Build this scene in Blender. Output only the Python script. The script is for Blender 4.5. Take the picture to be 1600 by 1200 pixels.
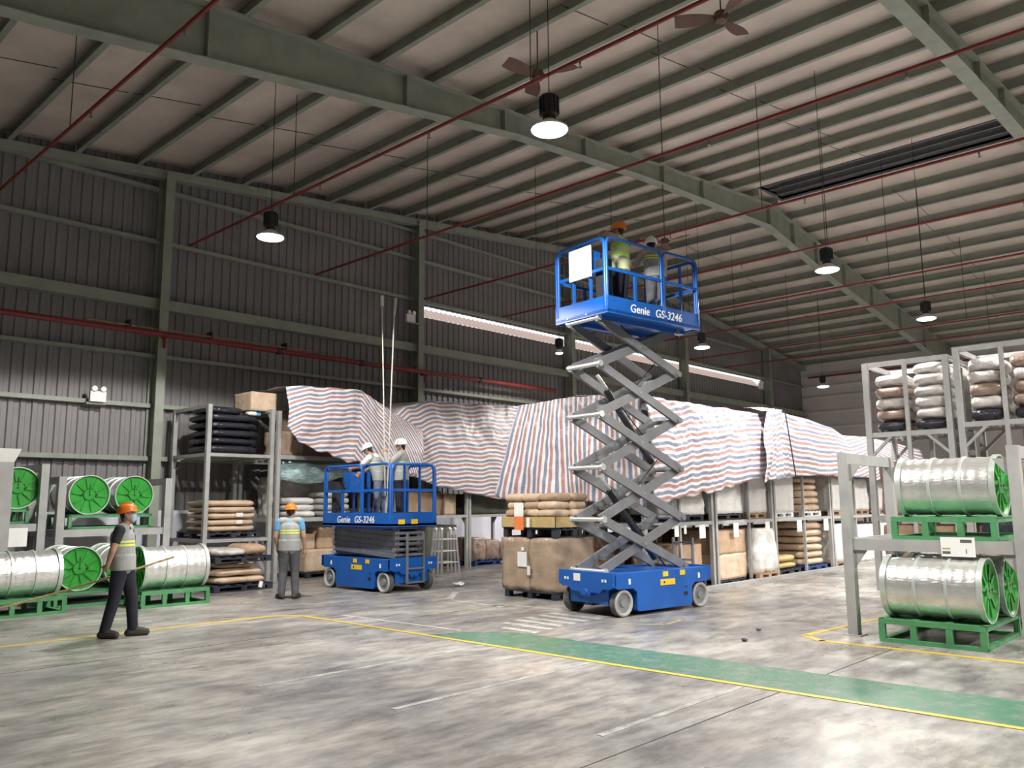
import bpy, bmesh, math, random
from mathutils import Vector, Matrix, noise
D = bpy.data; S = bpy.context.scene; COL = S.collection
for o in list(D.objects): D.objects.remove(o)
random.seed(7)
PI = math.pi

# ------------------------------------------------------------------ camera
F_PX, PITCH, ROLL, YAW, CAM_H = 1279.72, .144795, -.0084334, .755055, 1.65
fw = Vector((math.cos(YAW)*math.cos(PITCH), math.sin(YAW)*math.cos(PITCH), math.sin(PITCH)))
_r = fw.cross(Vector((0, 0, 1))).normalized(); _u = _r.cross(fw)
rt = math.cos(ROLL)*_r+math.sin(ROLL)*_u; up = -math.sin(ROLL)*_r+math.cos(ROLL)*_u
cam = D.cameras.new('camera'); cam.sensor_width = 36; cam.lens = F_PX/1600*36; cam.clip_end = 300
cam_o = D.objects.new('camera', cam); COL.objects.link(cam_o); S.camera = cam_o
cam_o.matrix_world = Matrix(((rt.x, up.x, -fw.x, 0), (rt.y, up.y, -fw.y, 0), (rt.z, up.z, -fw.z, CAM_H), (0, 0, 0, 1)))

# ------------------------------------------------------------------ world + exposure
w = D.worlds.new('daylight'); S.world = w; w.use_nodes = True
bg = w.node_tree.nodes['Background']; bg.inputs[0].default_value = (.92, .97, 1, 1); bg.inputs[1].default_value = 1.0
S.view_settings.view_transform = 'Standard'; S.view_settings.look = 'None'
S.view_settings.gamma = 1; S.view_settings.use_curve_mapping = False
S.view_settings.exposure = 0.28
LAMP_W = 1700          # watts of each high bay lamp

# ------------------------------------------------------------------ materials
MATS = {}
def nt(name):
    m = D.materials.new(name); m.use_nodes = True; MATS[name] = m
    t = m.node_tree; return m, t, t.nodes['Principled BSDF']
def mat(name, col, rough=.5, metal=0, var=.12, scale=6, bump=0, bscale=30, emit=None, estr=0, spec=.5, stretch=None):
    m, t, b = nt(name); N, L = t.nodes.new, t.links.new
    b.inputs['Roughness'].default_value = rough; b.inputs['Metallic'].default_value = metal
    b.inputs['Specular IOR Level'].default_value = spec
    tc = N('ShaderNodeTexCoord'); src = tc.outputs['Object']
    if stretch:
        mp = N('ShaderNodeMapping'); mp.inputs['Scale'].default_value = stretch; L(src, mp.inputs[0]); src = mp.outputs[0]
    n = N('ShaderNodeTexNoise'); n.inputs['Scale'].default_value = scale; n.inputs['Detail'].default_value = 5; L(src, n.inputs['Vector'])
    r = N('ShaderNodeValToRGB'); e = r.color_ramp.elements
    e[0].position = .3; e[1].position = .7
    e[0].color = [max(0, c*(1-var)) for c in col]+[1]; e[1].color = [min(1, c*(1+var)) for c in col]+[1]
    L(n.outputs[0], r.inputs[0]); L(r.outputs[0], b.inputs['Base Color'])
    if bump:
        n2 = N('ShaderNodeTexNoise'); n2.inputs['Scale'].default_value = bscale; n2.inputs['Detail'].default_value = 4; L(src, n2.inputs['Vector'])
        bp = N('ShaderNodeBump'); bp.inputs['Strength'].default_value = bump; bp.inputs['Distance'].default_value = .05
        L(n2.outputs[0], bp.inputs['Height']); L(bp.outputs[0], b.inputs['Normal'])
    if emit:
        b.inputs['Emission Color'].default_value = (*emit, 1); b.inputs['Emission Strength'].default_value = estr
    return m
mat('beam_green', (.30, .33, .28), .55, var=.12, scale=3)
mat('roof_sheet', (.66, .58, .52), .55, var=.16, scale=.8, bump=.5, bscale=5)
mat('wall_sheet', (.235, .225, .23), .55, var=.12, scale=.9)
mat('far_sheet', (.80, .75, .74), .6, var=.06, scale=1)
mat('brick_white', (.70, .71, .80), .8, var=.08, scale=2)
mat('red_pipe', (.24, .03, .03), .35, var=.15, scale=3)
mat('dark_metal', (.03, .03, .035), .5)
mat('black', (.012, .012, .014), .6)
mat('rack_grey', (.36, .36, .355), .5, var=.12, scale=4)
mat('lift_blue', (.008, .105, .44), .35, var=.08, scale=3)
mat('lift_grey', (.17, .175, .185), .45, var=.12, scale=4)
mat('pin_steel', (.7, .7, .7), .3, metal=.6)
mat('tyre_grey', (.42, .41, .40), .75, var=.15, scale=8)
mat('tyre_tread', (.10, .10, .10), .8, var=.3, scale=20)
mat('hub', (.22, .23, .24), .5)
mat('white_paint', (.85, .85, .85), .5, var=.02)
mat('yellow_label', (.85, .55, .02), .5, var=.1, scale=30)
mat('orange_label', (.85, .22, .07), .6, var=.05)
mat('drum_green', (.025, .30, .03), .4, var=.18, scale=6)
mat('pallet_green', (.075, .27, .11), .5, var=.2, scale=6)
mat('drum_steel', (.78, .78, .76), .30, metal=.75, var=.12, scale=3, bump=.15, bscale=14, stretch=(1, 3, 3))
mat('drum_band', (.62, .68, .64), .35, metal=.5)
mat('kraft', (.48, .33, .22), .75, var=.14, scale=5, bump=.35, bscale=9)
mat('kraft_light', (.62, .47, .34), .75, var=.14, scale=6, bump=.35, bscale=9)
mat('kraft_wrap', (.40, .30, .22), .28, var=.14, scale=4, bump=.5, bscale=7)
mat('white_bag', (.74, .73, .71), .6, var=.08, scale=6, bump=.5, bscale=9)
mat('silver_wrap', (.60, .57, .55), .22, var=.30, scale=5, bump=.8, bscale=8)
mat('black_wrap', (.03, .03, .04), .25, var=.3, scale=5, bump=.7, bscale=8)
mat('brown_wrap', (.33, .24, .20), .25, var=.3, scale=5, bump=.6, bscale=8)
mat('wood', (.42, .27, .17), .8, var=.2, scale=8)
mat('dark_plastic', (.03, .035, .05), .6)
mat('blue_plastic', (.02, .07, .25), .6)
mat('tray_tan', (.52, .38, .16), .7)
mat('dark_box', (.08, .085, .06), .6, var=.2)
mat('brown_box', (.36, .24, .155), .8, var=.15)
mat('paper', (.82, .82, .80), .7, var=.03)
mat('aluminium', (.62, .63, .65), .35, metal=.6)
mat('skin', (.42, .25, .17), .55, var=.06)
mat('hair', (.012, .01, .009), .6)
mat('orange_hat', (.85, .20, .015), .35, var=.06)
mat('white_hat', (.85, .85, .84), .35, var=.03)
mat('navy_cloth', (.012, .014, .025), .85, var=.3, scale=8)
mat('grey_cloth', (.10, .105, .12), .85, var=.2, scale=10)
mat('jeans', (.16, .19, .25), .85, var=.2, scale=10)
mat('shirt_dark', (.02, .02, .024), .8)
mat('shirt_blue', (.12, .36, .62), .8)
mat('shirt_grey', (.38, .38, .36), .8)
mat('shirt_tan', (.45, .38, .30), .8)
mat('mask_blue', (.45, .58, .75), .7)
mat('shoe', (.05, .042, .036), .8, var=.2)
mat('bamboo', (.55, .42, .24), .6)
mat('fan_brown', (.14, .075, .055), .5)
mat('lamp_lens', (1, 1, 1), .4, emit=(1, .97, .92), estr=14)
mat('light_blue_panel', (.45, .58, .60), .6)
mat('board_pale', (.70, .80, .80), .5)
mat('rope', (.55, .53, .48), .8)
mat('vent_sheet', (.30, .30, .31), .5, metal=.3)
mat('joint_dirt', (.06, .058, .055), .8)
mat('vent_rail', (.20, .21, .22), .4, metal=.5)
def mat_fibre():
    m, t, b = nt('fibreglass'); tr = t.nodes.new('ShaderNodeBsdfTranslucent'); tr.inputs[0].default_value = (.80, .58, .50, 1); mx = t.nodes.new('ShaderNodeMixShader'); mx.inputs[0].default_value = .7
    b.inputs['Base Color'].default_value = (.6, .48, .44, 1); t.links.new(b.outputs[0], mx.inputs[1]); t.links.new(tr.outputs[0], mx.inputs[2]); t.links.new(mx.outputs[0], t.nodes['Material Output'].inputs['Surface'])
mat_fibre()
mat('cyan_white', (.5, .80, .85), .5, var=.5, scale=4, stretch=(1, 6, 6))

def mat_floor():
    m, t, b = nt('concrete_floor'); N, L = t.nodes.new, t.links.new
    tc = N('ShaderNodeTexCoord')
    def noi(scale, detail, stretch=(1, 1, 1), rot=0, rough=.6):
        mp = N('ShaderNodeMapping'); mp.inputs['Scale'].default_value = stretch; mp.inputs['Rotation'].default_value = (0, 0, rot)
        L(tc.outputs['Object'], mp.inputs[0]); n = N('ShaderNodeTexNoise'); n.inputs['Scale'].default_value = scale
        n.inputs['Detail'].default_value = detail; n.inputs['Roughness'].default_value = rough; L(mp.outputs[0], n.inputs['Vector']); return n.outputs[0]
    def ramp(src, stops):
        r = N('ShaderNodeValToRGB'); e = r.color_ramp.elements
        while len(e) < len(stops): e.new(.5)
        for i, (p, c) in enumerate(stops): e[i].position = p; e[i].color = (*c, 1)
        L(src, r.inputs[0]); return r.outputs[0]
    def mix(f, a, c, mode='MIX'):
        x = N('ShaderNodeMix'); x.data_type = 'RGBA'; x.blend_type = mode
        if isinstance(f, (int, float)): x.inputs[0].default_value = f
        else: L(f, x.inputs[0])
        L(a, x.inputs[6]); L(c, x.inputs[7]); return x.outputs[2]
    base = ramp(noi(.55, 7), [(.33, (.21, .205, .205)), (.5, (.36, .345, .325)), (.64, (.50, .48, .445))])
    st = ramp(noi(1.3, 8, (1, 3.2, 1), .75, .7), [(.36, (.42, .41, .42)), (.58, (1, 1, 1))])
    c = mix(.85, base, st, 'MULTIPLY')
    st2 = ramp(noi(3.5, 6, (1.0, 2.6, 1), .35, .7), [(.38, (.55, .55, .56)), (.56, (1, 1, 1))])
    c = mix(.6, c, st2, 'MULTIPLY')
    spots = ramp(noi(2.0, 3), [(.26, (.35, .35, .37)), (.34, (1, 1, 1))])
    c = mix(.8, c, spots, 'MULTIPLY')
    warm = ramp(noi(.9, 3), [(.5, (1, 1, 1)), (.7, (1.0, .92, .86))])
    c = mix(.7, c, warm, 'MULTIPLY')
    L(c, b.inputs['Base Color'])
    rr = ramp(noi(1.6, 5), [(.35, (.24,)*3), (.65, (.46,)*3)]); L(rr, b.inputs['Roughness'])
    b.inputs['Specular IOR Level'].default_value = .5
    return c, t, b
mat_floor()

def mat_marking(name, col, wear=.5, rough=.35):
    m, t, b = nt(name); N, L = t.nodes.new, t.links.new
    tc = N('ShaderNodeTexCoord'); n = N('ShaderNodeTexNoise'); n.inputs['Scale'].default_value = 5; n.inputs['Detail'].default_value = 8
    n.inputs['Roughness'].default_value = .75
    L(tc.outputs['Object'], n.inputs['Vector']); r = N('ShaderNodeValToRGB'); e = r.color_ramp.elements
    e[0].position = wear-.12; e[1].position = wear+.12; e[0].color = (.24, .235, .23, 1); e[1].color = (*col, 1)
    L(n.outputs[0], r.inputs[0]); L(r.outputs[0], b.inputs['Base Color']); b.inputs['Roughness'].default_value = rough
mat_marking('mark_yellow', (.66, .48, .07), .36); mat_marking('mark_white', (.62, .62, .60), .46)
mat_marking('mark_white_worn', (.50, .50, .48), .50); mat_marking('mark_green', (.075, .19, .125), .40, .26)
mat_marking('mark_yellow_worn', (.50, .42, .16), .5)

def mat_tarp(name, period=.22):
    m, t, b = nt(name); N, L = t.nodes.new, t.links.new
    a = N('ShaderNodeAttribute'); a.attribute_name = 'stripe'
    mu = N('ShaderNodeMath'); mu.operation = 'MULTIPLY'; mu.inputs[1].default_value = 1/period; L(a.outputs['Fac'], mu.inputs[0])
    fr = N('ShaderNodeMath'); fr.operation = 'FRACT'; L(mu.outputs[0], fr.inputs[0])
    r = N('ShaderNodeValToRGB'); r.color_ramp.interpolation = 'LINEAR'; e = r.color_ramp.elements
    W, B, R = (.80, .78, .79, 1), (.25, .27, .37, 1), (.46, .26, .25, 1)
    stops = [(0, W), (.13, W), (.17, B), (.42, B), (.46, W), (.60, W), (.64, R), (.88, R), (.92, W), (1, W)]
    while len(e) < len(stops): e.new(.5)
    for i, (p, c) in enumerate(stops): e[i].position = p; e[i].color = c
    L(fr.outputs[0], r.inputs[0]); L(r.outputs[0], b.inputs['Base Color']); b.inputs['Roughness'].default_value = .38
    tc = N('ShaderNodeTexCoord'); n = N('ShaderNodeTexNoise'); n.inputs['Scale'].default_value = 4.5; n.inputs['Detail'].default_value = 5
    L(tc.outputs['Object'], n.inputs['Vector']); bp = N('ShaderNodeBump'); bp.inputs['Strength'].default_value = .55; bp.inputs['Distance'].default_value = .08
    L(n.outputs[0], bp.inputs['Height']); L(bp.outputs[0], b.inputs['Normal'])
mat_tarp('tarp_stripe')

def mat_vest(name, base, band, zs, frontmix=None):
    m, t, b = nt(name); N, L = t.nodes.new, t.links.new
    tc = N('ShaderNodeTexCoord'); sx = N('ShaderNodeSeparateXYZ'); L(tc.outputs['Object'], sx.inputs[0])
    mask = None
    for z0, z1 in zs:
        g = N('ShaderNodeMath'); g.operation = 'COMPARE'; g.inputs[1].default_value = (z0+z1)/2; g.inputs[2].default_value = (z1-z0)/2
        L(sx.outputs[2], g.inputs[0])
        if mask is None: mask = g.outputs[0]
        else:
            a = N('ShaderNodeMath'); a.operation = 'MAXIMUM'; L(mask, a.inputs[0]); L(g.outputs[0], a.inputs[1]); mask = a.outputs[0]
    n = N('ShaderNodeTexNoise'); n.inputs['Scale'].default_value = 12; L(tc.outputs['Object'], n.inputs['Vector'])
    r = N('ShaderNodeValToRGB'); r.color_ramp.elements[0].color = (*[c*.8 for c in base], 1); r.color_ramp.elements[1].color = (*[min(1, c*1.2) for c in base], 1)
    L(n.outputs[0], r.inputs[0])
    x = N('ShaderNodeMix'); x.data_type = 'RGBA'; L(mask, x.inputs[0]); L(r.outputs[0], x.inputs[6]); x.inputs[7].default_value = (*band, 1)
    L(x.outputs[2], b.inputs['Base Color']); b.inputs['Roughness'].default_value = .75
mat_vest('vest_grey', (.33, .34, .335), (.75, .85, .10), [(1.15, 1.172), (1.195, 1.217)])
mat_vest('vest_hivis', (.62, .68, .42), (.42, .85, .08), [(1.08, 1.13), (1.22, 1.28)])

# ------------------------------------------------------------------ mesh helpers
class MB:
    def __init__(s): s.v = []; s.f = []
    def add(s, v, f):
        k = len(s.v); s.v += [tuple(p) for p in v]; s.f += [tuple(i+k for i in q) for q in f]; return s
    def box(s, x0, x1, y0, y1, z0, z1):
        return s.add([(x0, y0, z0), (x1, y0, z0), (x1, y1, z0), (x0, y1, z0), (x0, y0, z1), (x1, y0, z1), (x1, y1, z1), (x0, y1, z1)],
                     [(3, 2, 1, 0), (4, 5, 6, 7), (0, 1, 5, 4), (1, 2, 6, 5), (2, 3, 7, 6), (3, 0, 4, 7)])
    def bar(s, p0, p1, wd, ht, upv=(0, 0, 1)):
        p0, p1 = Vector(p0), Vector(p1); d = (p1-p0).normalized(); u = Vector(upv)
        sd = d.cross(u)
        if sd.length < 1e-4: sd = d.cross(Vector((1, 0, 0)))
        sd.normalize(); u = sd.cross(d); a, b = sd*wd/2, u*ht/2
        q = [p-a-b for p in (p0, p1)]+[p+a-b for p in (p0, p1)]+[p+a+b for p in (p0, p1)]+[p-a+b for p in (p0, p1)]
        return s.add(q, [(0, 1, 3, 2), (2, 3, 5, 4), (4, 5, 7, 6), (6, 7, 1, 0), (0, 2, 4, 6), (1, 7, 5, 3)])
    def cyl(s, p0, p1, r, r1=None, n=12, cap=True):
        p0, p1 = Vector(p0), Vector(p1); d = (p1-p0).normalized(); r1 = r if r1 is None else r1
        a = d.orthogonal().normalized(); b = d.cross(a); V = []
        for p, q in ((p0, r), (p1, r1)):
            V += [p+a*q*math.cos(2*PI*i/n)+b*q*math.sin(2*PI*i/n) for i in range(n)]
        Fc = [(i, (i+1) % n, n+(i+1) % n, n+i) for i in range(n)]
        if cap: Fc += [tuple(range(n-1, -1, -1)), tuple(range(n, 2*n))]
        return s.add(V, Fc)
    def tube(s, pts, r, n=8):
        pts = [Vector(p) for p in pts]; V = []; Fc = []; a = None
        for i, p in enumerate(pts):
            d = ((pts[min(i+1, len(pts)-1)]-pts[max(i-1, 0)])).normalized()
            a = d.orthogonal().normalized() if a is None else (a-d*a.dot(d)).normalized()
            b = d.cross(a); V += [p+a*r*math.cos(2*PI*k/n)+b*r*math.sin(2*PI*k/n) for k in range(n)]
        for i in range(len(pts)-1):
            Fc += [(i*n+k, i*n+(k+1) % n, (i+1)*n+(k+1) % n, (i+1)*n+k) for k in range(n)]
        Fc += [tuple(range(n-1, -1, -1)), tuple(range((len(pts)-1)*n, len(pts)*n))]
        return s.add(V, Fc)
    def lathe(s, prof, n=24, M=None, cap=True):          # profile of (radius, height) about local z
        M = M or Matrix(); V = []; Fc = []
        for r, z in prof: V += [M @ Vector((r*math.cos(2*PI*i/n), r*math.sin(2*PI*i/n), z)) for i in range(n)]
        for k in range(len(prof)-1): Fc += [(k*n+i, k*n+(i+1) % n, (k+1)*n+(i+1) % n, (k+1)*n+i) for i in range(n)]
        if cap: Fc += [tuple(range(n-1, -1, -1)), tuple(range((len(prof)-1)*n, len(prof)*n))]
        else: k = len(prof)-1; Fc += [(k*n+i, k*n+(i+1) % n, (i+1) % n, i) for i in range(n)]      # closed ring
        return s.add(V, Fc)
    def ext(s, prof, axis, a0, a1):            # extrude a closed 2D profile along an axis ('x': yz profile, 'y': xz profile)
        n = len(prof); V = []
        for a in (a0, a1): V += [(a, p, q) if axis == 'x' else (p, a, q) if axis == 'y' else (p, q, a) for p, q in prof]
        return s.add(V, [(i, (i+1) % n, n+(i+1) % n, n+i) for i in range(n)]+[tuple(range(n-1, -1, -1)), tuple(range(n, 2*n))])
    def mesh(s, name, m, smooth=None, fix=True):
        me = D.meshes.new(name); me.from_pydata(s.v, [], s.f)
        if fix:
            bm = bmesh.new(); bm.from_mesh(me); bmesh.ops.recalc_face_normals(bm, faces=bm.faces); bm.to_mesh(me); bm.free()
        if smooth: me.shade_smooth(); me.set_sharp_from_angle(angle=math.radians(smooth))
        if m: me.materials.append(MATS[m])
        return me
    def build(s, name, m, parent=None, smooth=None, loc=None, rz=0, fix=True):
        return link(name, s.mesh(name, m, smooth, fix), parent, loc, rz)
def link(name, data, parent=None, loc=None, rz=0):
    o = D.objects.new(name, data); COL.objects.link(o); o.parent = parent
    if loc: o.location = loc
    if rz: o.rotation_euler = (0, 0, rz)
    return o
def tag(o, label, cat, group=None):
    o['label'] = label; o['category'] = cat
    if group: o['group'] = group
    elif 'group' in o: del o['group']
    return o
def thing(name, label, cat, loc=(0, 0, 0), rz=0, group=None):
    o = link(name, None, None, loc, rz); o.empty_display_size = .1; return tag(o, label, cat, group)
def struct(o): o['kind'] = 'structure'; return o
def dup(o, parent=None, loc=None, rz=None, label=None, group=None):
    c = o.copy(); COL.objects.link(c); c.parent = parent
    if loc: c.location = loc
    if rz is not None: c.rotation_euler = (0, 0, rz)
    if label: c['label'] = label
    if group: c['group'] = group
    for ch in o.children: dup(ch, c)
    return c
def interp(pts, x):
    if x <= pts[0][0]: return pts[0][1:]
    for a, b in zip(pts, pts[1:]):
        if x <= b[0]:
            k = (x-a[0])/(b[0]-a[0]+1e-9); return tuple(p+(q-p)*k for p, q in zip(a[1:], b[1:]))
    return pts[-1][1:]

# ------------------------------------------------------------------ the hall
WY, WX = 18.5, 42.3                    # end wall plane (y) and far side wall plane (x)
RIDGE = 23.7
def zp(x): return 8.6+.1*x if x < RIDGE else 8.6+.1*RIDGE-.12*(x-RIDGE)      # underside of the purlins
PD = .27
X0, Y0 = -12, -14
floor = struct(MB().box(X0, WX+.3, Y0, WY+.3, -.3, 0).build('floor', 'concrete_floor'))
def mark(name, m, pts, z=.004):
    """flat painted polygon on the floor"""
    n = len(pts); mb = MB(); mb.add([(x, y, .0005) for x, y in pts]+[(x, y, z) for x, y in pts],
        [tuple(range(n, 2*n)), tuple(range(n-1, -1, -1))]+[(i, (i+1) % n, n+(i+1) % n, n+i) for i in range(n)])
    return mb.build(name, m, floor)
def stripe(name, m, a, b, wd, z=.004):
    a, b = Vector(a), Vector(b); d = (b-a).normalized(); s_ = Vector((-d.y, d.x))*wd/2
    return mark(name, m, [tuple(a-s_), tuple(b-s_), tuple(b+s_), tuple(a+s_)], z)
mark('green_walkway', 'mark_green', [(7.12, -14), (8.08, -14), (7.98, 7.45), (7.60, 8.0), (7.12, 8.2)], .003)
stripe('yellow_line', 'mark_yellow', (7.07, -14), (7.07, 10.6), .075, .005)
mark('yellow_line', 'mark_yellow', [(7.03, 10.6), (7.105, 10.6), (7.10, 10.95), (7.0, 11.2), (6.8, 11.36), (6.5, 11.42), (6.5, 11.34), (6.78, 11.28), (6.93, 11.15), (7.02, 10.94)], .005)
stripe('yellow_line', 'mark_yellow', (-12, 11.62), (6.5, 11.38), .085, .005)
stripe('yellow_line', 'mark_yellow', (9.74, -14), (9.86, 4.28), .10); stripe('yellow_line', 'mark_yellow', (9.84, 4.24), (10.14, 4.60), .11)
stripe('yellow_line', 'mark_yellow', (10.12, 4.57), (13.2, 4.35), .09)
for y, x0 in ((3.78, 4.9), (5.5, 4.4), (7.1, 4.1), (8.95, 3.8)):
    stripe('white_line', 'mark_white_worn', (x0, y), (7.0, y), .06)
stripe('white_line', 'mark_white', (7.5, 10.6), (7.62, 8.15), .07)
stripe('white_line', 'mark_white', (9.9, 10.9), (9.75, 9.45), .10); stripe('white_line', 'mark_white', (9.88, 10.85), (10.85, 11.72), .12)
stripe('white_line', 'mark_white', (10.8, 11.7), (11.5, 11.5), .08); stripe('white_line', 'mark_white', (10.0, 9.6), (10.1, 8.5), .07)
stripe('yellow_line', 'mark_yellow_worn', (8.2, 9.7), (9.8, 9.6), .09)
for x, y0, y1 in ((8.17, 7.25, 7.9), (8.5, 7.3, 8.2), (8.82, 7.38, 8.27), (9.1, 7.35, 8.3), (9.4, 7.4, 8.3), (9.7, 7.4, 8.35)):
    stripe('white_stripe', 'mark_white', (x, y1), (x-.04, y0), .13)
for a, b in (((9.98, 6.93), (10.39, 6.45)), ((10.39, 6.45), (9.79, 6.38)), ((9.79, 6.38), (9.45, 6.85))): stripe('yellow_line', 'mark_yellow_worn', a, b, .07)
for y in (3.43, 9.6, -2.6): stripe('floor_joint', 'joint_dirt', (-12, y), (10 if y > 3 else 30, y), .012, .002)

# end wall: corrugated sheets above a low white brick wall
def corr(mb, x0, x1, zlo, zhi, y=WY, per=.22, amp=.035):
    n = int((x1-x0)/per); xs = []
    for i in range(n):
        a = x0+i*per; xs += [(a, 0), (a+per*.40, 0), (a+per*.5, amp), (a+per*.9, amp)]
    xs.append((x1, 0)); V = []
    for x, d in xs:
        V += [(x, y+d, zlo(x) if callable(zlo) else zlo), (x, y+d, zhi(x) if callable(zhi) else zhi)]
    mb.add(V, [(2*i, 2*i+2, 2*i+3, 2*i+1) for i in range(len(xs)-1)])
mb = MB(); ztop = lambda x: zp(x)+.3
LZ0, LZ1, LX0, LX1 = 7.24, 7.58, 15.5, 37.6
corr(mb, X0, LX0, 1.5, ztop); corr(mb, LX0, LX1, 1.5, LZ0); corr(mb, LX0, LX1, LZ1, ztop); corr(mb, LX1, WX, 1.5, ztop)
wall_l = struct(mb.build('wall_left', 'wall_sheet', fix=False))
MB().box(X0, WX, WY-.12, WY+.12, 0, 1.56).build('low_brick_wall', 'brick_white', wall_l)
# louvre strip: two sloping corrugated blades standing in the slot, daylight above them
mb = MB(); per = .2; xs = []
for i in range(int((LX1-LX0)/per)):
    a = LX0+i*per; xs += [(a, 0), (a+.1, 0), (a+.12, .03), (a+.18, .03)]
V = []
for x, d in xs: V += [(x, WY+.04, LZ0+d), (x, WY+.42, LZ0+.36+d)]
mb.add(V, [(2*i, 2*i+2, 2*i+3, 2*i+1) for i in range(len(xs)-1)])
mb.build('louvre_blade', 'fibreglass', wall_l, fix=False)
for z, h, dp in ((6.32, .24, .24), (7.73, .09, .1), (8.98, .09, .1), (5.05, .08, .16), (3.92, .09, .16), (2.75, .10, .18), (9.83, .07, .1)):
    lo = X0 if z < 8.5 else (3.0 if z < 9.5 else 13); hi = WX if z < 8.6 else (36 if z < 9.5 else 30)
    MB().box(lo, hi, WY-dp-.02, WY-.005, z-h, z).build('girt', 'beam_green', wall_l)
for cx in (-6.9, .4, 7.75, 15.35, 22.45, 30.1, 37.9):
    t = zp(cx)-.1; mb = MB(); y1 = WY-.06; dep = .42 if cx < 10 else .34
    mb.box(cx-.006, cx+.006, y1-dep, y1, 0, t).box(cx-.10, cx+.10, y1-dep-.012, y1-dep, 0, t).box(cx-.10, cx+.10, y1-.012, y1, 0, t)
    mb.box(cx-.15, cx+.15, y1-dep-.08, y1, 0, .02)
    mb.build('column', 'beam_green', wall_l)
mb = MB()
for a, b in ((X0, RIDGE), (RIDGE, WX)): mb.bar((a, WY-.2, zp(a)-.1), (b, WY-.2, zp(b)-.1), .22, .2)
mb.build('edge_beam', 'beam_green', wall_l)

# far side wall
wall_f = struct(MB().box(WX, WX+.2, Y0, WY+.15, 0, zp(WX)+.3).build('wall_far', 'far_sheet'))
for z in (8.25, 7.66, 7.1, 6.3, 5.5): MB().box(WX-.07, WX, Y0, WY-.1, z-.07, z).build('girt', 'far_sheet', wall_f)
for y in (11.15, 3.75): MB().box(WX-.5, WX, y-.15, y+.15, 0, zp(WX)).build('column', 'beam_green', wall_f)
# closed walls on the camera's side of the hall
wall_n = struct(MB().box(X0-.2, X0, Y0, WY, 0, zp(X0)+.3).build('wall_near', 'wall_sheet'))
wall_r = struct(MB().ext([(X0, 0), (WX, 0), (WX, zp(WX)+.3), (RIDGE, zp(RIDGE)+.3), (X0, zp(X0)+.3)], 'y', Y0-.2, Y0).build('wall_right', 'wall_sheet'))

# roof: sheets, purlins, tapered rafters, ridge vent
VX0, VX1 = 22.55, 24.15
VY0, VY1 = 3.95, 10.85; mb = MB()
for a, b, ya, yb in ((X0-.3, VX0, Y0, WY+.3), (VX1, WX+.3, Y0, WY+.3), (VX0, RIDGE, Y0, VY0), (RIDGE, VX1, Y0, VY0), (VX0, RIDGE, VY1, WY+.3), (RIDGE, VX1, VY1, WY+.3)):
    za, zb = zp(a)+PD, zp(b)+PD
    mb.add([(a, ya, za), (b, ya, zb), (b, yb, zb), (a, yb, za), (a, ya, za+.08), (b, ya, zb+.08), (b, yb, zb+.08), (a, yb, za+.08)],
           [(3, 2, 1, 0), (4, 5, 6, 7), (0, 1, 5, 4), (1, 2, 6, 5), (2, 3, 7, 6), (3, 0, 4, 7)])
ceil = struct(mb.build('ceiling', 'roof_sheet'))
zt = zp(VX0)+PD; mb = MB()
mb.box(VX0-.03, VX0, VY0, VY1, zt, zt+1.3).box(VX1, VX1+.03, VY0, VY1, zt, zt+1.3).box(VX0, VX1, VY0, VY1, zt+1.26, zt+1.3).box(VX0, VX1, VY0-.03, VY0, zt, zt+1.3).box(VX0, VX1, VY1, VY1+.03, zt, zt+1.3)
vent = mb.build('ridge_vent', 'vent_sheet', ceil)
for x in (22.85, 23.3, 23.8): MB().box(x, x+.07, VY0, VY1, zt+.10, zt+.2).build('vent_rail', 'vent_rail', vent)
zprof = lambda x: [(x-.09, 0), (x+.004, 0), (x+.004, PD-.006), (x+.09, PD-.006), (x+.09, PD), (x-.002, PD), (x-.002, .006), (x-.084, .006), (x-.084, .025), (x-.09, .025)]
pm = MB().ext(zprof(0), 'y', Y0, WY-.1).mesh('purlin', 'beam_green'); pa = MB().ext(zprof(0), 'y', Y0, VY0).mesh('purlin', 'beam_green'); pb = MB().ext(zprof(0), 'y', VY1, WY-.1).mesh('purlin', 'beam_green')
px = 7.12-1.29*14
while px < WX-.3:
    if px > X0:
        for me_ in ((pa, pb) if VX0-.05 < px < VX1+.05 else (pm,)): link('purlin', me_, ceil, (px, 0, zp(px)))
    px += 1.29
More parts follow.
